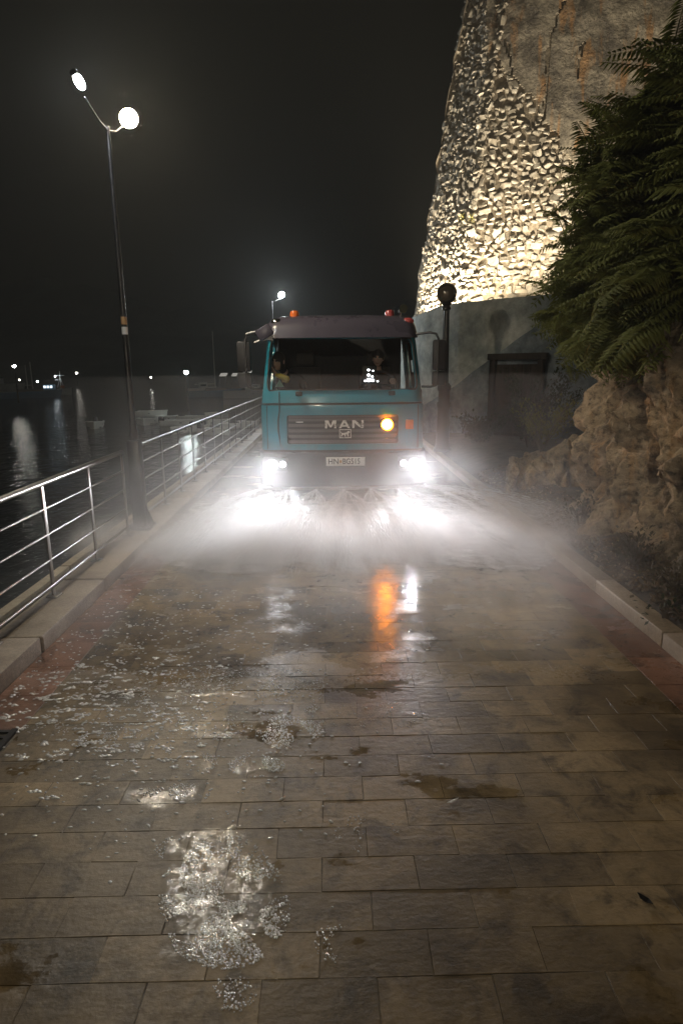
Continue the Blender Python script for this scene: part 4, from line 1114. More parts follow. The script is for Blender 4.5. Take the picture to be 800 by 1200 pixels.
def person(label, pel, spine, neck, hc, face, arms, legs, sleeve, hair_long, jacket):
    t = empty('person', TR.location, 0, label, 'person')
    up = (Vector(hc)-Vector(neck)).normalized()
    ch = [[(pel, 0.15), (spine, 0.14), (Vector(spine).lerp(Vector(neck), 0.6), 0.15), (Vector(spine).lerp(Vector(neck), 0.88), 0.10), (neck, 0.055), (Vector(hc)-up*0.05, 0.05)]]
    chest = Vector(spine).lerp(Vector(neck), 0.6)
    hands = []
    for sh, el, wr, pd in arms:
        sh, el, wr = map(Vector, (sh, el, wr)); pd = Vector(pd).normalized()
        pal = wr + pd*0.055
        ch.append([(chest, 0.15), (sh, 0.07), (sh.lerp(el, 0.5), 0.052), (el, 0.044), (el.lerp(wr, 0.4), 0.042), (wr, 0.027), (pal, 0.034)])
        sd = pd.cross(Vector((0.2, 0.5, 1))).normalized(); nn = sd.cross(pd)
        for q in range(4):
            b = pal + sd*(0.027-0.018*q) + pd*0.02; L = (0.066, 0.075, 0.07, 0.055)[q]
            ch.append([(pal, 0.034), (b, 0.0105), (b+pd*L*0.45-nn*0.008, 0.0095), (b+pd*L*0.62-nn*0.035, 0.0085), (b+pd*L*0.45-nn*0.055, 0.007)])
        b = pal - pd*0.025 + sd*0.034
        ch.append([(pal, 0.034), (b, 0.0125), (b+sd*0.02+pd*0.03, 0.0105), (b+sd*0.012+pd*0.055-nn*0.01, 0.009)])
        hands.append((wr, pal))
    for hip, kn, an, toe in legs:
        ch.append([(pel, 0.15), (hip, 0.09), (kn, 0.062), (Vector(kn).lerp(Vector(an), 0.4), 0.058), (an, 0.042), (toe, 0.038)])
    v, f = skin_mesh(ch, None)
    g = G(); g.add(v, f)
    hg, Mx, c = head_geo(hc, face, up); n0 = len(g.f); g.add(hg.v, hg.f)
    for i, fc in enumerate(g.f):
        q = sum((Vector(g.v[k]) for k in fc), Vector())/len(fc)
        if i >= n0: g.m[i] = 0; continue
        mi = 1
        if (q-Vector(neck)).length < 0.075 and (q-Vector(neck)).dot(up) > -0.01: mi = 0
        for wr, pal in hands:
            if (q-pal).length < 0.14 and (q-wr).dot((pal-wr)) > 0.0: mi = 0
        if sleeve is not None and mi == 1:
            sh, el, wr, _ = arms[sleeve]
            if seg3(q, Vector(el), Vector(wr)) < 0.085: mi = 2
        if q.z < Vector(pel).z-0.02 and mi == 1: mi = 3
        g.m[i] = mi
    body = g.build('body', [M['skin'], jacket, M['yellow'], M['cloth']], t, smooth=70)
    hgq = G(); P = []
    for i in range(15):
        ph = PI*(1-i/14); row = []
        for j in range(28):
            th = 2*PI*j/28; x, y, z = math.sin(ph)*math.cos(th), math.sin(ph)*math.sin(th), -math.cos(ph)
            lim = 0.42 if y > 0.25 else (-0.75 if hair_long else -0.15) if y < 0.12 else 0.1
            z = max(z, lim); kx = math.sqrt(max(0, 1-z*z)) if z > 0 else 1
            r_ = math.hypot(x, y) or 1; x, y = x/r_*kx, y/r_*kx
            s = 1+0.05*MN.noise(Vector((x*4, y*4, z*4)))
            row.append(c + Mx @ Vector((x*0.083*s, (y*0.103-0.006)*s, z*0.126*s+0.002)))
        P.append(row)
    hgq.grid(P, True); hgq.build('hair', M['hair'], t, smooth=70)
    e = G()
    for s in (-1, 1): e.ball(c + Mx @ Vector((s*0.031, 0.079, 0.011)), (0.013, 0.011, 0.009), Mx, 10, 6)
    e.build('eyes', M['white'], t)
    e = G()
    for s in (-1, 1): e.ball(c + Mx @ Vector((s*0.031, 0.0885, 0.011)), (0.0055, 0.003, 0.0055), Mx, 8, 5); e.ball(c + Mx @ Vector((s*0.031, 0.09, 0.03)), (0.018, 0.007, 0.004), Mx, 8, 5)
    e.build('irises_and_brows', M['hair'], t)
    e = G(); e.ball(c + Mx @ Vector((0, 0.094, -0.060)), (0.024, 0.007, 0.0065), Mx, 10, 6); e.build('lips', flat_mat('lips', (0.4, 0.16, 0.14), 0.5), t)
    return t
def seg3(p, a, b):
    d = b-a; t = max(0, min(1, (p-a).dot(d)/d.dot(d))); return (p-a-d*t).length
person('dark haired person in a dark top with yellow sleeve leaning at the cab side window', (-0.54, 1.12, 1.30), (-0.62, 1.0, 1.48), (-0.77, 0.62, 1.77), (-0.835, 0.46, 1.92), (-0.45, -0.88, -0.12),
       [((-0.86, 0.60, 1.66), (-0.70, 0.36, 1.69), (-0.86, 0.34, 1.75), (-0.35, 0.1, 0.6)), ((-0.55, 0.82, 1.66), (-0.47, 0.66, 1.44), (-0.6, 0.45, 1.48), (-1, -0.3, 0.0))],
       [((-0.62, 1.08, 1.28), (-0.64, 0.65, 1.30), (-0.64, 0.55, 0.92), (-0.64, 0.42, 0.88)), ((-0.45, 1.08, 1.28), (-0.42, 0.65, 1.30), (-0.42, 0.55, 0.92), (-0.42, 0.42, 0.88))], 0, True, M['cloth'])
M['shirt'] = flat_mat('brown_shirt', (0.10, 0.07, 0.055), 0.9, 0, 0.2, 20)
person('driver in a brown shirt holding the steering wheel behind the windscreen', (0.52, 1.14, 1.30), (0.52, 1.10, 1.50), (0.52, 1.06, 1.80), (0.52, 1.02, 1.96), (-0.15, -1, -0.1),
       [((0.33, 1.02, 1.70), (0.27, 0.86, 1.50), (0.32, 0.66, 1.60), (0.15, -0.35, 0.6)), ((0.71, 1.02, 1.70), (0.78, 0.86, 1.50), (0.72, 0.66, 1.60), (-0.15, -0.35, 0.6))],
       [((0.43, 1.08, 1.28), (0.40, 0.65, 1.30), (0.40, 0.5, 0.92), (0.40, 0.36, 0.88)), ((0.61, 1.08, 1.28), (0.64, 0.65, 1.30), (0.64, 0.5, 0.92), (0.64, 0.36, 0.88))], None, False, M['shirt'])

# ------------------------------------------------------------------ harbour: boats, far lamps
M['hull'] = flat_mat('pale_hull', (0.7, 0.69, 0.63), 0.45, 0, 0.15, 3)
M['hullb'] = flat_mat('blue_hull', (0.10, 0.22, 0.36), 0.4, 0, 0.15, 3)
M['boatin'] = flat_mat('boat_inside', (0.18, 0.17, 0.15), 0.7, 0, 0.2, 6)
def hull_geo(L, B, H):
    g = G(); rows = []
    for i in range(13):
        t = i/12; wd = B/2*(1-max(0, (t-0.35)/0.65)**2.2)*(0.86+0.14*min(1, t/0.3)); sh = H*(1+0.35*t*t)
        row = []
        for j in range(11):
            a = -PI/2 + PI*j/10; s = math.sin(a); cz = math.cos(a)
            row.append((L*(t-0.5)+ (0.12*L*t*t*(1-cz)*0.5), wd*math.copysign(abs(s)**0.6, s), sh - (sh+0.25*H)*abs(cz)**0.6))
        rows.append(row)
    g.grid(rows); n = len(rows[0])
    g.f.append([j for j in range(n)][::-1]); g.m.append(0)
    return g
def small_boat(c, rz, L, B, H, label, mt, cabin=False, motor=True):
    t = empty('moored_boat', c, rz, label, 'boat', 'small boats moored in the harbour')
    g = hull_geo(L, B, H); g.thick(0.04); g.build('hull', mt, t, smooth=50)
    g = G(); P = [Vector(g_) for g_ in ()]
    e = []
    for i in range(13):
        t_ = i/12; wd = B/2*(1-max(0, (t_-0.35)/0.65)**2.2)*(0.86+0.14*min(1, t_/0.3)); e.append((L*(t_-0.5)+0.06*L*t_*t_, wd, H*(1+0.35*t_*t_)+0.01))
    g.tube(e + [(x, -y, z) for x, y, z in e[::-1]], 0.035, 6); g.build('gunwale', M['hull'], t)
    for x in (-0.25, 0.08):
        g = G(); g.box((x*L, 0, H*0.72), (0.25, B*0.9, 0.04)); g.build('thwart', M['boatin'], t)
    g = G(); g.box((-0.05*L, 0, H*0.2), (L*0.75, B*0.7, 0.03)); g.build('floorboards', M['boatin'], t)
    if motor:
        g = G(); g.box((-L*0.53, 0, H*1.25), (0.3, 0.22, 0.36), bev=0.06); g.box((-L*0.55, 0, H*0.4), (0.12, 0.08, 0.8), bev=0.02); g.build('outboard_motor', M['black'], t)
    if cabin:
        g = G(); g.box((0.08*L, 0, H*1.5), (L*0.3, B*0.62, H*1.2), bev=0.08); g.build('cabin', M['hull'], t)
        for s in (-1, 1):
            g = G(); g.box((0.08*L, s*B*0.312, H*1.7), (L*0.2, 0.02, H*0.4)); g.build('cabin_window', M['black'], t)
    return t
WZ = -1.1
rb = random.Random(21)
spec = [(172, 497, 2.1, 'leftmost pale boat of the moored row seen past the lamp post'), (192, 494, 1.7, 'second pale boat of the moored row, right of the lamp post'),
        (211, 499, 1.5, 'third pale boat of the moored row behind the railing'), (214, 507, 1.5, 'nearer small pale boat below the third boat of the row'),
        (228, 494, 1.5, 'boat in the middle of the moored row under the quay lamp'), (231, 505, 1.6, 'nearer pale boat below the middle of the moored row'),
        (246, 499, 1.7, 'boat of the moored row under the tall mast'), (252, 509, 1.5, 'nearest small boat left of the bright railing posts'),
        (268, 503, 1.8, 'boat seen between the brightly lit railing posts'), (289, 500, 1.8, 'rightmost moored boat beside the truck cab'),
        (112, 501, 1.7, 'lone dim boat on the water left of the lamp post'), (176, 488, 1.6, 'pale boat behind the leftmost boats of the row'), (252, 490, 1.6, 'pale boat behind the row near the tall mast')]
for px, py, B, lb in spec:
    p = at_ground(px, py, WZ); k = p.length/33.0
    small_boat((p.x, p.y, WZ), rb.uniform(-1.9, -1.2) if rb.random() < 0.5 else rb.uniform(-0.6, 0.2), 1.75*k+0.15, B*0.45*k+0.1, 0.2*k+0.05, lb, M['hull'], False, rb.random() < 0.6)
p = at_ground(6, 459, WZ)
small_boat((p.x-3, p.y, WZ), 0.1, 11, 3.0, 1.0, 'long white boat at the left edge of the far water', M['hull'], True, False)
p = at_ground(236, 462, WZ)
small_boat((p.x, p.y, WZ), 0.3, 3.6, 1.6, 0.7, 'small white boat far off at the foot of the hillside below the quay lamp', M['hull'], True, False)
p = at_ground(292, 466, WZ)
small_boat((p.x, p.y, WZ), 0.1, 5.6, 1.8, 0.7, 'pale motor boat far off just left of the truck cab', M['hull'], True, False)
# the lit boat
p = at_ground(66, 463, WZ); t = empty('fishing_boat', (p.x, p.y, WZ), 0.15, 'blue and white fishing boat with a lit deck and cross mast on the far water', 'boat')
Lb = 3.6
g = hull_geo(Lb*1.05, 1.6, 0.7); g.thick(0.05); g.build('hull', M['hull'], t, smooth=50)
M['cabinlit'] = flat_mat('pale_blue_paint', (0.35, 0.55, 0.75), 0.5, 0, 0.1, 4)
g = G(); g.box((-0.75, 0, 1.0), (1.4, 1.1, 0.75), bev=0.08); cb = g.build('cabin', M['cabinlit'], t)
M['winlit'] = glow_mat('lit_cabin_window', (0.75, 0.9, 1.0), 2.2)
for x in (-1.15, -0.75, -0.35):
    g = G(); g.box((x, -0.556, 1.1), (0.28, 0.02, 0.3)); g.build('window', M['winlit'], cb)
g = G(); g.tube([(0.75, 0, 0.6), (0.75, 0, 3.1)], 0.05, 8); g.tube([(0.2, 0, 2.55), (1.3, 0, 2.55)], 0.04, 6); g.tube([(0.1, 0, 1.95), (0.75, 0, 2.0)], 0.04, 6); g.tube([(0.3, 0, 1.0), (0.75, 0, 2.3)], 0.04, 6); g.tube([(1.15, 0, 0.8), (0.75, 0, 2.3)], 0.04, 6); g.build('mast', M['white'], t)
g = G(); g.box((1.0, -0.2, 1.05), (0.4, 0.5, 0.4), bev=0.04); g.build('net_winch', M['amber'], t)
g = G(); g.ball((0.2, -0.3, 2.45), (0.07, 0.07, 0.07)); g.build('deck_lamp', glow_mat('deck_lamp', (0.8, 0.92, 1), 130), t)
# tall mast of a sailing boat, and two more masts
for (px, py, top, lb, dark) in ((251, 459, 388, 'sailing boat with one tall bare pale mast, dark hull', True), (37, 452, 424, 'distant sailing boat with a thin bare mast left of the lit boat', True), (31, 452, 428, 'distant sailing boat with a shorter mast at far left', True)):
    p = at_ground(px, py+6, WZ) ; yy = min(p.y, 75); q = at_y(px, py+6, yy); tp = at_y(px-1, top, yy)
    t = empty('sailing_boat', (q.x, yy, WZ), 0.4, lb, 'sailing boat', 'sailing boats at anchor')
    g = hull_geo(6.0, 1.9, 0.7); g.thick(0.05); g.build('hull', M['hullb'], t, smooth=50)
    g = G(); g.box((0.2, 0, 0.85), (2.2, 1.1, 0.4), bev=0.08); g.build('coachroof', M['boatin'], t)
    g = G(); g.tube([(0.2, 0, 0.7), (0.2, 0, tp.z-WZ)], [0.065, 0.045], 8); g.tube([(0.2, 0, 1.5), (-2.2, 0, 1.45)], 0.04, 6); g.build('mast', M['hull'], t)
    g = G(); g.tube([(3.0, 0, 0.9), (0.2, 0, tp.z-WZ)], 0.008, 3); g.tube([(-2.9, 0, 0.75), (0.2, 0, tp.z-WZ)], 0.008, 3); g.build('stays', M['steel'], t)
# lamps along the far shore
def far_lamp(px, py, y, r, e, col, label):
    p = at_y(px, py, y); t = empty('shore_lamp', (p.x, y, -0.6), 0, label, 'lamp', 'lamps along the far shore')
    h = p.z+0.6
    g = G(); g.tube([(0, 0, 0), (0, 0, h-r)], [0.09, 0.05], 6); g.build('pole', M['iron'], t)
    g = G(); g.ball((0, 0, h), (r, r, r), None, 12, 8); g.build('lamp_globe', glow_mat('shore_glow', col, e), t)
    g = G(); g.lathe([(r*1.1, h+r*0.5), (r*0.7, h+r*1.15), (0, h+r*1.3)], n=10); g.build('lamp_cap', M['iron'], t)
far_lamp(17, 429, 52, 0.12, 90, (1.0, 0.97, 0.88), 'brightest white harbour lamp over the water at far left')
far_lamp(218, 436, 39, 0.13, 260, (0.85, 1.0, 0.97), 'bright cool white harbour lamp over the moored boats between lamp post and mast')
far_lamp(90, 437, 120, 0.2, 25, (1, 0.95, 0.85), 'small lamp on the far shore just right of the lit fishing boat')
far_lamp(23, 445, 120, 0.14, 30, (1, 0.9, 0.8), 'faint lamp on the far shore under the brightest one')
far_lamp(44, 447, 120, 0.16, 40, (0.9, 0.95, 1.0), 'faint lamp on the far shore left of the lit fishing boat')
far_lamp(177, 442, 120, 0.14, 25, (1, 0.95, 0.85), 'faint lamp on the far shore right of the lamp post')
for x0, x1, py, lb in ((257, 265, 441, 'pale self-glowing awning on the far shore right of the tall mast'), (271, 277, 441, 'second pale self-glowing awning on the far shore right of the mast'), (284, 294, 438, 'pale self-glowing awning on the far shore beside the truck')):
    a = at_y(x0, py, 118); b = at_y(x1, py, 118)
    t = empty('awning', ((a.x+b.x)/2, 118, -0.8), 0, lb, 'awning', 'awnings along the far shore'); wd = (b.x-a.x); h = a.z+0.8
    g = G(); g.prism([(-wd/2, 0, h), (wd/2, 0, h), (wd/2, 2, h+0.5), (-wd/2, 2, h+0.5)], (0, 0, 0.08)); g.build('canopy', glow_mat('glowing_canopy', (1, 0.95, 0.85), 0.35), t)  # canopy glows by itself in place of lamp light falling on it
    for x in (-wd/2+0.05, wd/2-0.05):
        g = G(); g.tube([(x, 0.1, 0), (x, 0.1, h)], 0.05, 6); g.build('leg', M['iron'], t)

# ------------------------------------------------------------------ water: film, bubbles, spray, mist
r = random.Random(77)
# sheet of running water with a rolled front edge
edge_px = [(168, 648), (205, 664), (250, 671), (292, 674), (330, 664), (372, 657), (420, 653), (470, 655), (520, 662), (565, 668), (605, 670), (640, 664), (662, 656)]
ed = [at_ground(*p) for p in edge_px]
ed = [Vector((max(LX+0.02, min(RX-0.02, p.x)), p.y, 0)) for p in ed]
ed[0].x = LX+0.01; ed[-1].x = RX-0.01
P = []
for i in range(161):
    u = i/160*(len(ed)-1); k = min(int(u), len(ed)-2); p = ed[k].lerp(ed[k+1], u-k)
    row = []
    yo = 0.05*MN.noise(Vector((p.x*3, 0, 4)))+0.03*MN.noise(Vector((p.x*11, 0, 4)))
    for j in range(60):
        t_ = (j/59)**1.5; y = p.y+yo + t_*(8.6-p.y)
        hgt = 0.004 + 0.005*math.exp(-((t_*3.2)/0.07)**2)*(j > 0) + (0.004*MN.noise(Vector((p.x*8, y*14, 3)))+0.003*MN.noise(Vector((p.x*25, y*30, 6))))*(j > 0)
        row.append((p.x, y, max(hgt, 0.0015) if j else 0.0))
    P.append(row)
g = G(); g.grid(P)
def film_mat():
    q = NT('running_water'); p = q.pos()
    f = q.noise(q.scale(p, (3, 6, 3)), 1.5, 7, 0.65, 0.8); f2 = q.noise(p, 45, 4, 0.6)
    foam = q.math('MULTIPLY', q.mapr(f, 0.36, 0.6), q.mapr(f2, 0.25, 0.55))
    q.set(base_color=(0.62, 0.6, 0.57), roughness=0.35, normal=q.bump(f2, 0.5, 0.01))
    tr = q.n('ShaderNodeBsdfTransparent'); tr.inputs[0].default_value = (0.82, 0.82, 0.8, 1)
    gl = q.n('ShaderNodeBsdfGlossy'); gl.inputs['Roughness'].default_value = 0.12; gl.inputs[0].default_value = (0.9, 0.9, 0.9, 1)
    b2 = q.bump(q.noise(q.scale(p, (10, 22, 10)), 1.2, 4), 0.6, 0.02); q.l(b2, gl.inputs['Normal'])
    fr = q.n('ShaderNodeFresnel'); fr.inputs[0].default_value = 1.33
    m1 = q.n('ShaderNodeMixShader'); q.l(fr.outputs[0], m1.inputs[0]); q.l(tr.outputs[0], m1.inputs[1]); q.l(gl.outputs[0], m1.inputs[2])
    m2 = q.n('ShaderNodeMixShader'); q.l(q.math('MULTIPLY', foam, 0.65), m2.inputs[0]); q.l(m1.outputs[0], m2.inputs[1]); q.l(q.b.outputs[0], m2.inputs[2])
    q.l(m2.outputs[0], q.out.inputs[0]); return q.mat
tag(face_up(g.build('running_water', film_mat(), None, smooth=80, fix=False)), 'thin sheet of running water with a rolled front edge on the paving before the truck', 'water', kind='stuff')
# bubbles and drops lying on the paving
def bubble_mat():
    q = NT('water_bubble'); q.set(base_color=(0.85, 0.85, 0.84), roughness=0.22, specular_ior_level=1.0, metallic=0.35)
    tr = q.n('ShaderNodeBsdfTransparent'); mx = q.n('ShaderNodeMixShader'); mx.inputs[0].default_value = 0.9
    q.l(tr.outputs[0], mx.inputs[1]); q.l(q.b.outputs[0], mx.inputs[2]); q.l(mx.outputs[0], q.out.inputs[0]); return q.mat
dome_v = [(0, 0, 1)] + [(math.cos(a)*0.7, math.sin(a)*0.7, 0.7) for a in [k*PI/3 for k in range(6)]] + [(math.cos(a), math.sin(a), 0.0) for a in [k*PI/3 for k in range(6)]]
dome_f = [[0, 1+i, 1+(i+1) % 6] for i in range(6)] + [[1+i, 7+i, 7+(i+1) % 6, 1+(i+1) % 6] for i in range(6)]
g = G()
def bubble(x, y, s, st=1.0, a=0.0):
    c, q = math.cos(a), math.sin(a)
    g.add([(x+(v[0]*st*c-v[1]*q)*s, y+(v[0]*st*q+v[1]*c)*s, 0.001+v[2]*s*0.55) for v in dome_v], dome_f)
clusters = [  # centre px, half sizes px, count
    ((212, 1052), (26, 40), 420), ((262, 1030), (62, 52), 620), ((262, 1090), (66, 46), 900), ((300, 1065), (40, 60), 420), ((215, 995), (34, 16), 170), ((218, 930), (28, 12), 190), ((300, 898), (34, 13), 330),
    ((242, 893), (14, 10), 80), ((335, 858), (30, 20), 420), ((365, 845), (16, 22), 190), ((345, 805), (40, 22), 260), ((262, 805), (75, 22), 260), ((265, 850), (70, 24), 110), ((180, 928), (16, 6), 30), ((268, 1165), (34, 22), 60), ((400, 1105), (34, 24), 60),
    ((440, 840), (60, 18), 90), ((430, 975), (40, 24), 50), ((140, 860), (28, 8), 50), ((60, 855), (34, 9), 60), ((150, 820), (50, 14), 60)]
for (cx, cy_), (hx, hy), n in clusters:
    for k in range(int(n*2.2)):
        a = r.uniform(0, 2*PI); q = r.random()**0.6
        px = cx+hx*q*math.cos(a); py = cy_+hy*q*math.sin(a)
        p = at_ground(px, py)
        if MN.noise(Vector((p.x*9, p.y*9, 5))) < -0.12 or not (LX < p.x < RX): continue
        bubble(p.x, p.y, r.uniform(0.0014, 0.0046), r.uniform(1, 1.4), r.uniform(0, 3))
for k in range(1500):          # loose drops all over the left half
    p = at_ground(r.gauss(170, 130), 690+abs(r.gauss(80, 90)))
    if LX+0.02 < p.x < RX-0.1 and p.y > 1.5: bubble(p.x, p.y, r.uniform(0.003, 0.0075), r.uniform(1, 2.4), r.gauss(0, 0.4))
for k in range(240):          # flecks of foam
    p = at_ground(r.gauss(120, 85), r.gauss(830, 38))
    if LX+0.02 < p.x < RX-0.1:
        for q in range(r.randint(3, 9)): bubble(p.x+r.gauss(0, 0.016), p.y+r.gauss(0, 0.006), r.uniform(0.003, 0.008), r.uniform(1.2, 2.5), r.gauss(0, .3))
# thin rippled water film under the bubble clusters
gf = G()
def film_patch(cx, cy_, hx, hy, seed):
    o = Vector((seed*3.1, 0, 0)); N_ = 26; ring = []
    for k in range(N_):
        a = 2*PI*k/N_; q = 0.72+0.55*MN.noise(Vector((math.cos(a)*1.6, math.sin(a)*1.6, seed*2.7)))
        p = at_ground(cx+hx*q*math.cos(a), cy_+hy*q*math.sin(a)); ring.append(p)
    c = sum(ring, Vector())/N_
    n0 = len(gf.v); gf.v.append((c.x, c.y, 0.0034)); gf.m += [0]*(N_*3)
    for s_, z in ((0.55, 0.0034), (0.9, 0.003), (1.0, 0.0005)):
        for p in ring: q = c.lerp(p, s_); gf.v.append((q.x, q.y, z))
    for k in range(N_):
        k2 = (k+1) % N_
        gf.f.append([n0, n0+1+k, n0+1+k2])
        for l in (0, 1): gf.f.append([n0+1+l*N_+k, n0+1+(l+1)*N_+k, n0+1+(l+1)*N_+k2, n0+1+l*N_+k2])
for k, ((cx, cy_), (hx, hy), n) in enumerate(clusters):
    if n >= 80: film_patch(cx, cy_, hx*1.15, hy*1.15, k)
def puddle_mat():
    q = NT('puddle_water'); p = q.pos()
    h = q.math('ADD', q.noise(p, 110, 3, 0.6), q.math('MULTIPLY', q.noise(p, 26, 3), 0.8))
    tr = q.n('ShaderNodeBsdfTransparent'); tr.inputs[0].default_value = (0.97, 0.97, 0.96, 1)
    gl = q.n('ShaderNodeBsdfGlossy'); gl.inputs['Roughness'].default_value = 0.14; q.l(q.bump(h, 0.35, 0.005), gl.inputs['Normal'])
    k = q.math('MULTIPLY', q.mapr(q.noise(p, 34, 4, 0.65), 0.42, 0.6), q.mapr(q.noise(p, 9, 4, 0.6), 0.36, 0.5))
    mx = q.n('ShaderNodeMixShader'); q.l(q.math('MULTIPLY', k, 0.14), mx.inputs[0])
    q.l(tr.outputs[0], mx.inputs[1]); q.l(gl.outputs[0], mx.inputs[2]); q.l(mx.outputs[0], q.out.inputs[0]); return q.mat
tag(face_up(gf.build('water_film', puddle_mat(), None, smooth=60, fix=False)), 'thin rippled films of water in patches on the paving at left', 'water', kind='stuff')
tag(g.build('water_bubbles', bubble_mat(), None, smooth=50, fix=False), 'glinting clusters of water bubbles and drops on the wet paving at left', 'bubbles', kind='stuff')
# flying drops of the spray: every nozzle throws a flat fan
def drop_mat():
    q = NT('spray_drop'); q.set(base_color=(0.85, 0.87, 0.9), roughness=0.3)
    tr = q.n('ShaderNodeBsdfTransparent'); mx = q.n('ShaderNodeMixShader'); mx.inputs[0].default_value = 0.6
    tl = q.n('ShaderNodeBsdfTranslucent'); tl.inputs[0].default_value = (0.85, 0.87, 0.9, 1); m0 = q.n('ShaderNodeMixShader')
    q.l(q.b.outputs[0], m0.inputs[1]); q.l(tl.outputs[0], m0.inputs[2])
    q.l(tr.outputs[0], mx.inputs[1]); q.l(m0.outputs[0], mx.inputs[2]); q.l(mx.outputs[0], q.out.inputs[0]); return q.mat
g = G()
def drop(p, d, L, rd):
    a, b, d = frame(d)
    g.add([p-d*L, p+a*rd, p+(-a*0.5+b*0.87)*rd, p+(-a*0.5-b*0.87)*rd, p+d*L], [[0, 2, 1], [0, 3, 2], [0, 1, 3], [4, 1, 2], [4, 2, 3], [4, 3, 1]])
fans = [(-45, -8), (-38, 8), (-25, 15), (-20, 20), (-15, 25), (-8, 38), (2, 74)]
for (nx, ny, nz), (a0, a1) in zip(NOZ, fans):
    o = Vector((nx, ny-0.05, nz)) + TR.location
    nj = 11
    jets = [(r.uniform(a0, a1), r.uniform(-4, 6), r.uniform(6.0, 9.0)) for k in range(nj)]
    for k in range(5200):
        jt = r.random() < 0.72
        if jt:
            a, e, v = r.choice(jets); a += r.gauss(0, 0.5); e += r.gauss(0, 0.5)
        else: a, e, v = r.uniform(a0, a1), r.gauss(0, 4), r.uniform(5.5, 9)
        a = rad(a); e = rad(e)
        vel = Vector((math.sin(a)*math.cos(e), -math.cos(a)*math.cos(e), math.sin(e)))*v
        t_ = r.random()**0.8*0.42
        p = o + vel*t_ + Vector((0, 0, -4.9))*t_*t_ + Vector((r.gauss(0, .02), r.gauss(0, .02), r.gauss(0, .015)))*(0.3+t_*4)
        if p.z < 0.01 or p.y < 5.2: continue
        drop(p, vel+Vector((0, 0, -9.8*t_)), r.uniform(0.03, 0.09) if jt else r.uniform(0.006, 0.03), r.uniform(0.0012, 0.0026))
# splash crown where the jets strike the paving
for k in range(7000):
    u = r.random()*(len(ed)-1); i = int(u); q = ed[i].lerp(ed[min(i+1, len(ed)-1)], u-i)
    y = q.y + abs(r.gauss(0.25, 0.6)); z = abs(r.gauss(0, 0.05))+0.004
    if y > 7.7: continue
    drop(Vector((q.x+r.gauss(0, .03), y, z)), Vector((r.gauss(0, 1), r.gauss(-1, 1), r.gauss(0.5, 1))), r.uniform(0.003, 0.009), r.uniform(0.001, 0.003))
tag(g.build('spray_drops', drop_mat(), None, smooth=None, fix=False), 'white water drops fanning out from the nozzles under the truck bumper', 'spray', kind='stuff')

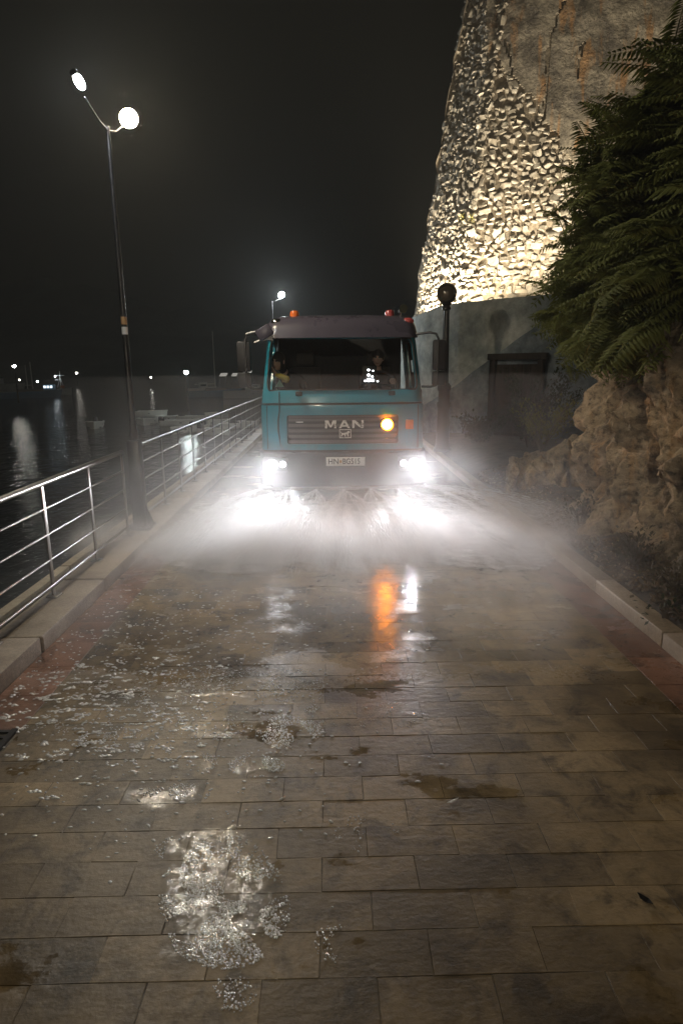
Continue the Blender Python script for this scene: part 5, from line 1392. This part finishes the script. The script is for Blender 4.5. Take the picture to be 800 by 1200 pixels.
def mist_mat():
    mt = bpy.data.materials.new('spray_mist'); mt.use_nodes = True; q = NT.__new__(NT); q.mat = mt; q.t = mt.node_tree
    for n in list(q.t.nodes): q.t.nodes.remove(n)
    q.out = q.n('ShaderNodeOutputMaterial')
    p = q.n('ShaderNodeTexCoord').outputs['Object']
    sx = q.n('ShaderNodeSeparateXYZ'); q.l(p, sx.inputs[0]); X, Y, Z = sx.outputs
    cl = q.mapr(q.noise(p, 1.1, 4, 0.6, 0.4), 0.36, 0.68, 0.1, 1.0)
    dx = q.math('SUBTRACT', X, 0.15)
    jet = None
    for nx, a0, a1, seed in ((-0.80, -1.25, 0.75, 0.0), (1.12, -0.75, 1.3, 7.7), (0.15, -0.9, 0.9, 3.1)):
        # polar coordinates about the nozzle: the streaks run outwards from it
        ddx = q.math('SUBTRACT', X, nx); ddy = q.math('SUBTRACT', 7.86, Y)
        ang = q.math('ARCTAN2', ddx, ddy); rr_ = q.math('SQRT', q.math('ADD', q.math('MULTIPLY', ddx, ddx), q.math('MULTIPLY', ddy, ddy)))
        cb = q.n('ShaderNodeCombineXYZ'); q.l(q.math('MULTIPLY_ADD', ang, 9.0, seed), cb.inputs[0]); q.l(q.math('MULTIPLY', rr_, 0.45), cb.inputs[1]); q.l(q.math('MULTIPLY', Z, 2.0), cb.inputs[2])
        st = q.mapr(q.noise(cb.outputs[0], 1.0, 3, 0.6), 0.38, 0.66, 0.04, 1.7)
        am = q.math('MULTIPLY', q.mapr(ang, a0, a0+0.35), q.mapr(ang, a1, a1-0.35))
        rm = q.math('MULTIPLY', q.mapr(rr_, 0.4, 2.1, 0.0, 1.25), q.mapr(rr_, 2.8, 2.1))
        # the sheet of drops is thin and high at the nozzle, thick and low further out
        zc = q.math('MAXIMUM', q.math('MULTIPLY_ADD', rr_, -0.16, 0.30), 0.0)
        th = q.math('MULTIPLY_ADD', rr_, 0.065, 0.05)
        zz = q.math('DIVIDE', q.math('SUBTRACT', Z, zc), th)
        hz = q.math('EXPONENT', q.math('MULTIPLY', q.math('MULTIPLY', zz, zz), -1.0))
        d1 = q.math('MULTIPLY', q.math('MULTIPLY', am, rm), q.math('MULTIPLY', hz, st))
        d1 = q.math('MULTIPLY', d1, 1.5 if nx == 0.15 else 0.8)
        jet = d1 if jet is None else q.math('ADD', jet, d1)
    # drifting wisps
    wf = q.math('MULTIPLY', q.mapr(Y, 2.9, 4.6), q.mapr(Y, 7.9, 6.6))
    wz = q.math('EXPONENT', q.math('MULTIPLY', Z, -2.0))
    wx = q.math('MULTIPLY', q.mapr(X, -2.7, -1.3), q.mapr(X, 2.7, 1.4))
    wisp = q.math('MULTIPLY', q.math('MULTIPLY', wf, wz), q.math('MULTIPLY', cl, wx))
    den = q.math('ADD', q.math('MULTIPLY', jet, MIST_JET), q.math('MULTIPLY', wisp, MIST_WISP))
    # thin plume added before the cab to give the amber lamp a halo
    pm = q.math('MULTIPLY', q.math('MULTIPLY', q.mapr(Y, 6.9, 7.5), q.mapr(Y, 7.97, 7.8)), q.math('MULTIPLY', q.mapr(q.math('ABSOLUTE', dx), 1.7, 0.9), q.mapr(Z, 1.75, 0.8)))
    den = q.math('ADD', den, q.math('MULTIPLY', q.math('MULTIPLY', pm, 0.04), q.math('ADD', cl, 0.35)))
    vp = q.n('ShaderNodeVolumePrincipled'); vp.inputs['Color'].default_value = (0.96, 0.96, 0.97, 1); vp.inputs['Anisotropy'].default_value = 0.1
    q.l(den, vp.inputs['Density']); q.l(vp.outputs[0], q.out.inputs['Volume'])
    mt.cycles.volume_step_rate = 0.55
    return mt

g = G(); g.box((0, 6.15, 0.885), (5.6, 6.5, 1.76))
mo = tag(g.build('spray_mist', mist_mat(), None, smooth=None), 'white water mist billowing low over the paving in front of the truck', 'mist', kind='stuff')

# night haze: one closed box round everything
g = G(); g.box((-60, 170, 43), (760, 420, 93))
hm = bpy.data.materials.new('haze'); hm.use_nodes = True
for n in list(hm.node_tree.nodes): hm.node_tree.nodes.remove(n)
ho = hm.node_tree.nodes.new('ShaderNodeOutputMaterial'); hv = hm.node_tree.nodes.new('ShaderNodeVolumePrincipled')
hv.inputs['Color'].default_value = (0.92, 0.95, 0.93, 1); hv.inputs['Density'].default_value = HAZE_D; hv.inputs['Anisotropy'].default_value = 0.1
hm.node_tree.links.new(hv.outputs[0], ho.inputs['Volume'])
tag(g.build('haze', hm, None, smooth=None), kind='stuff')
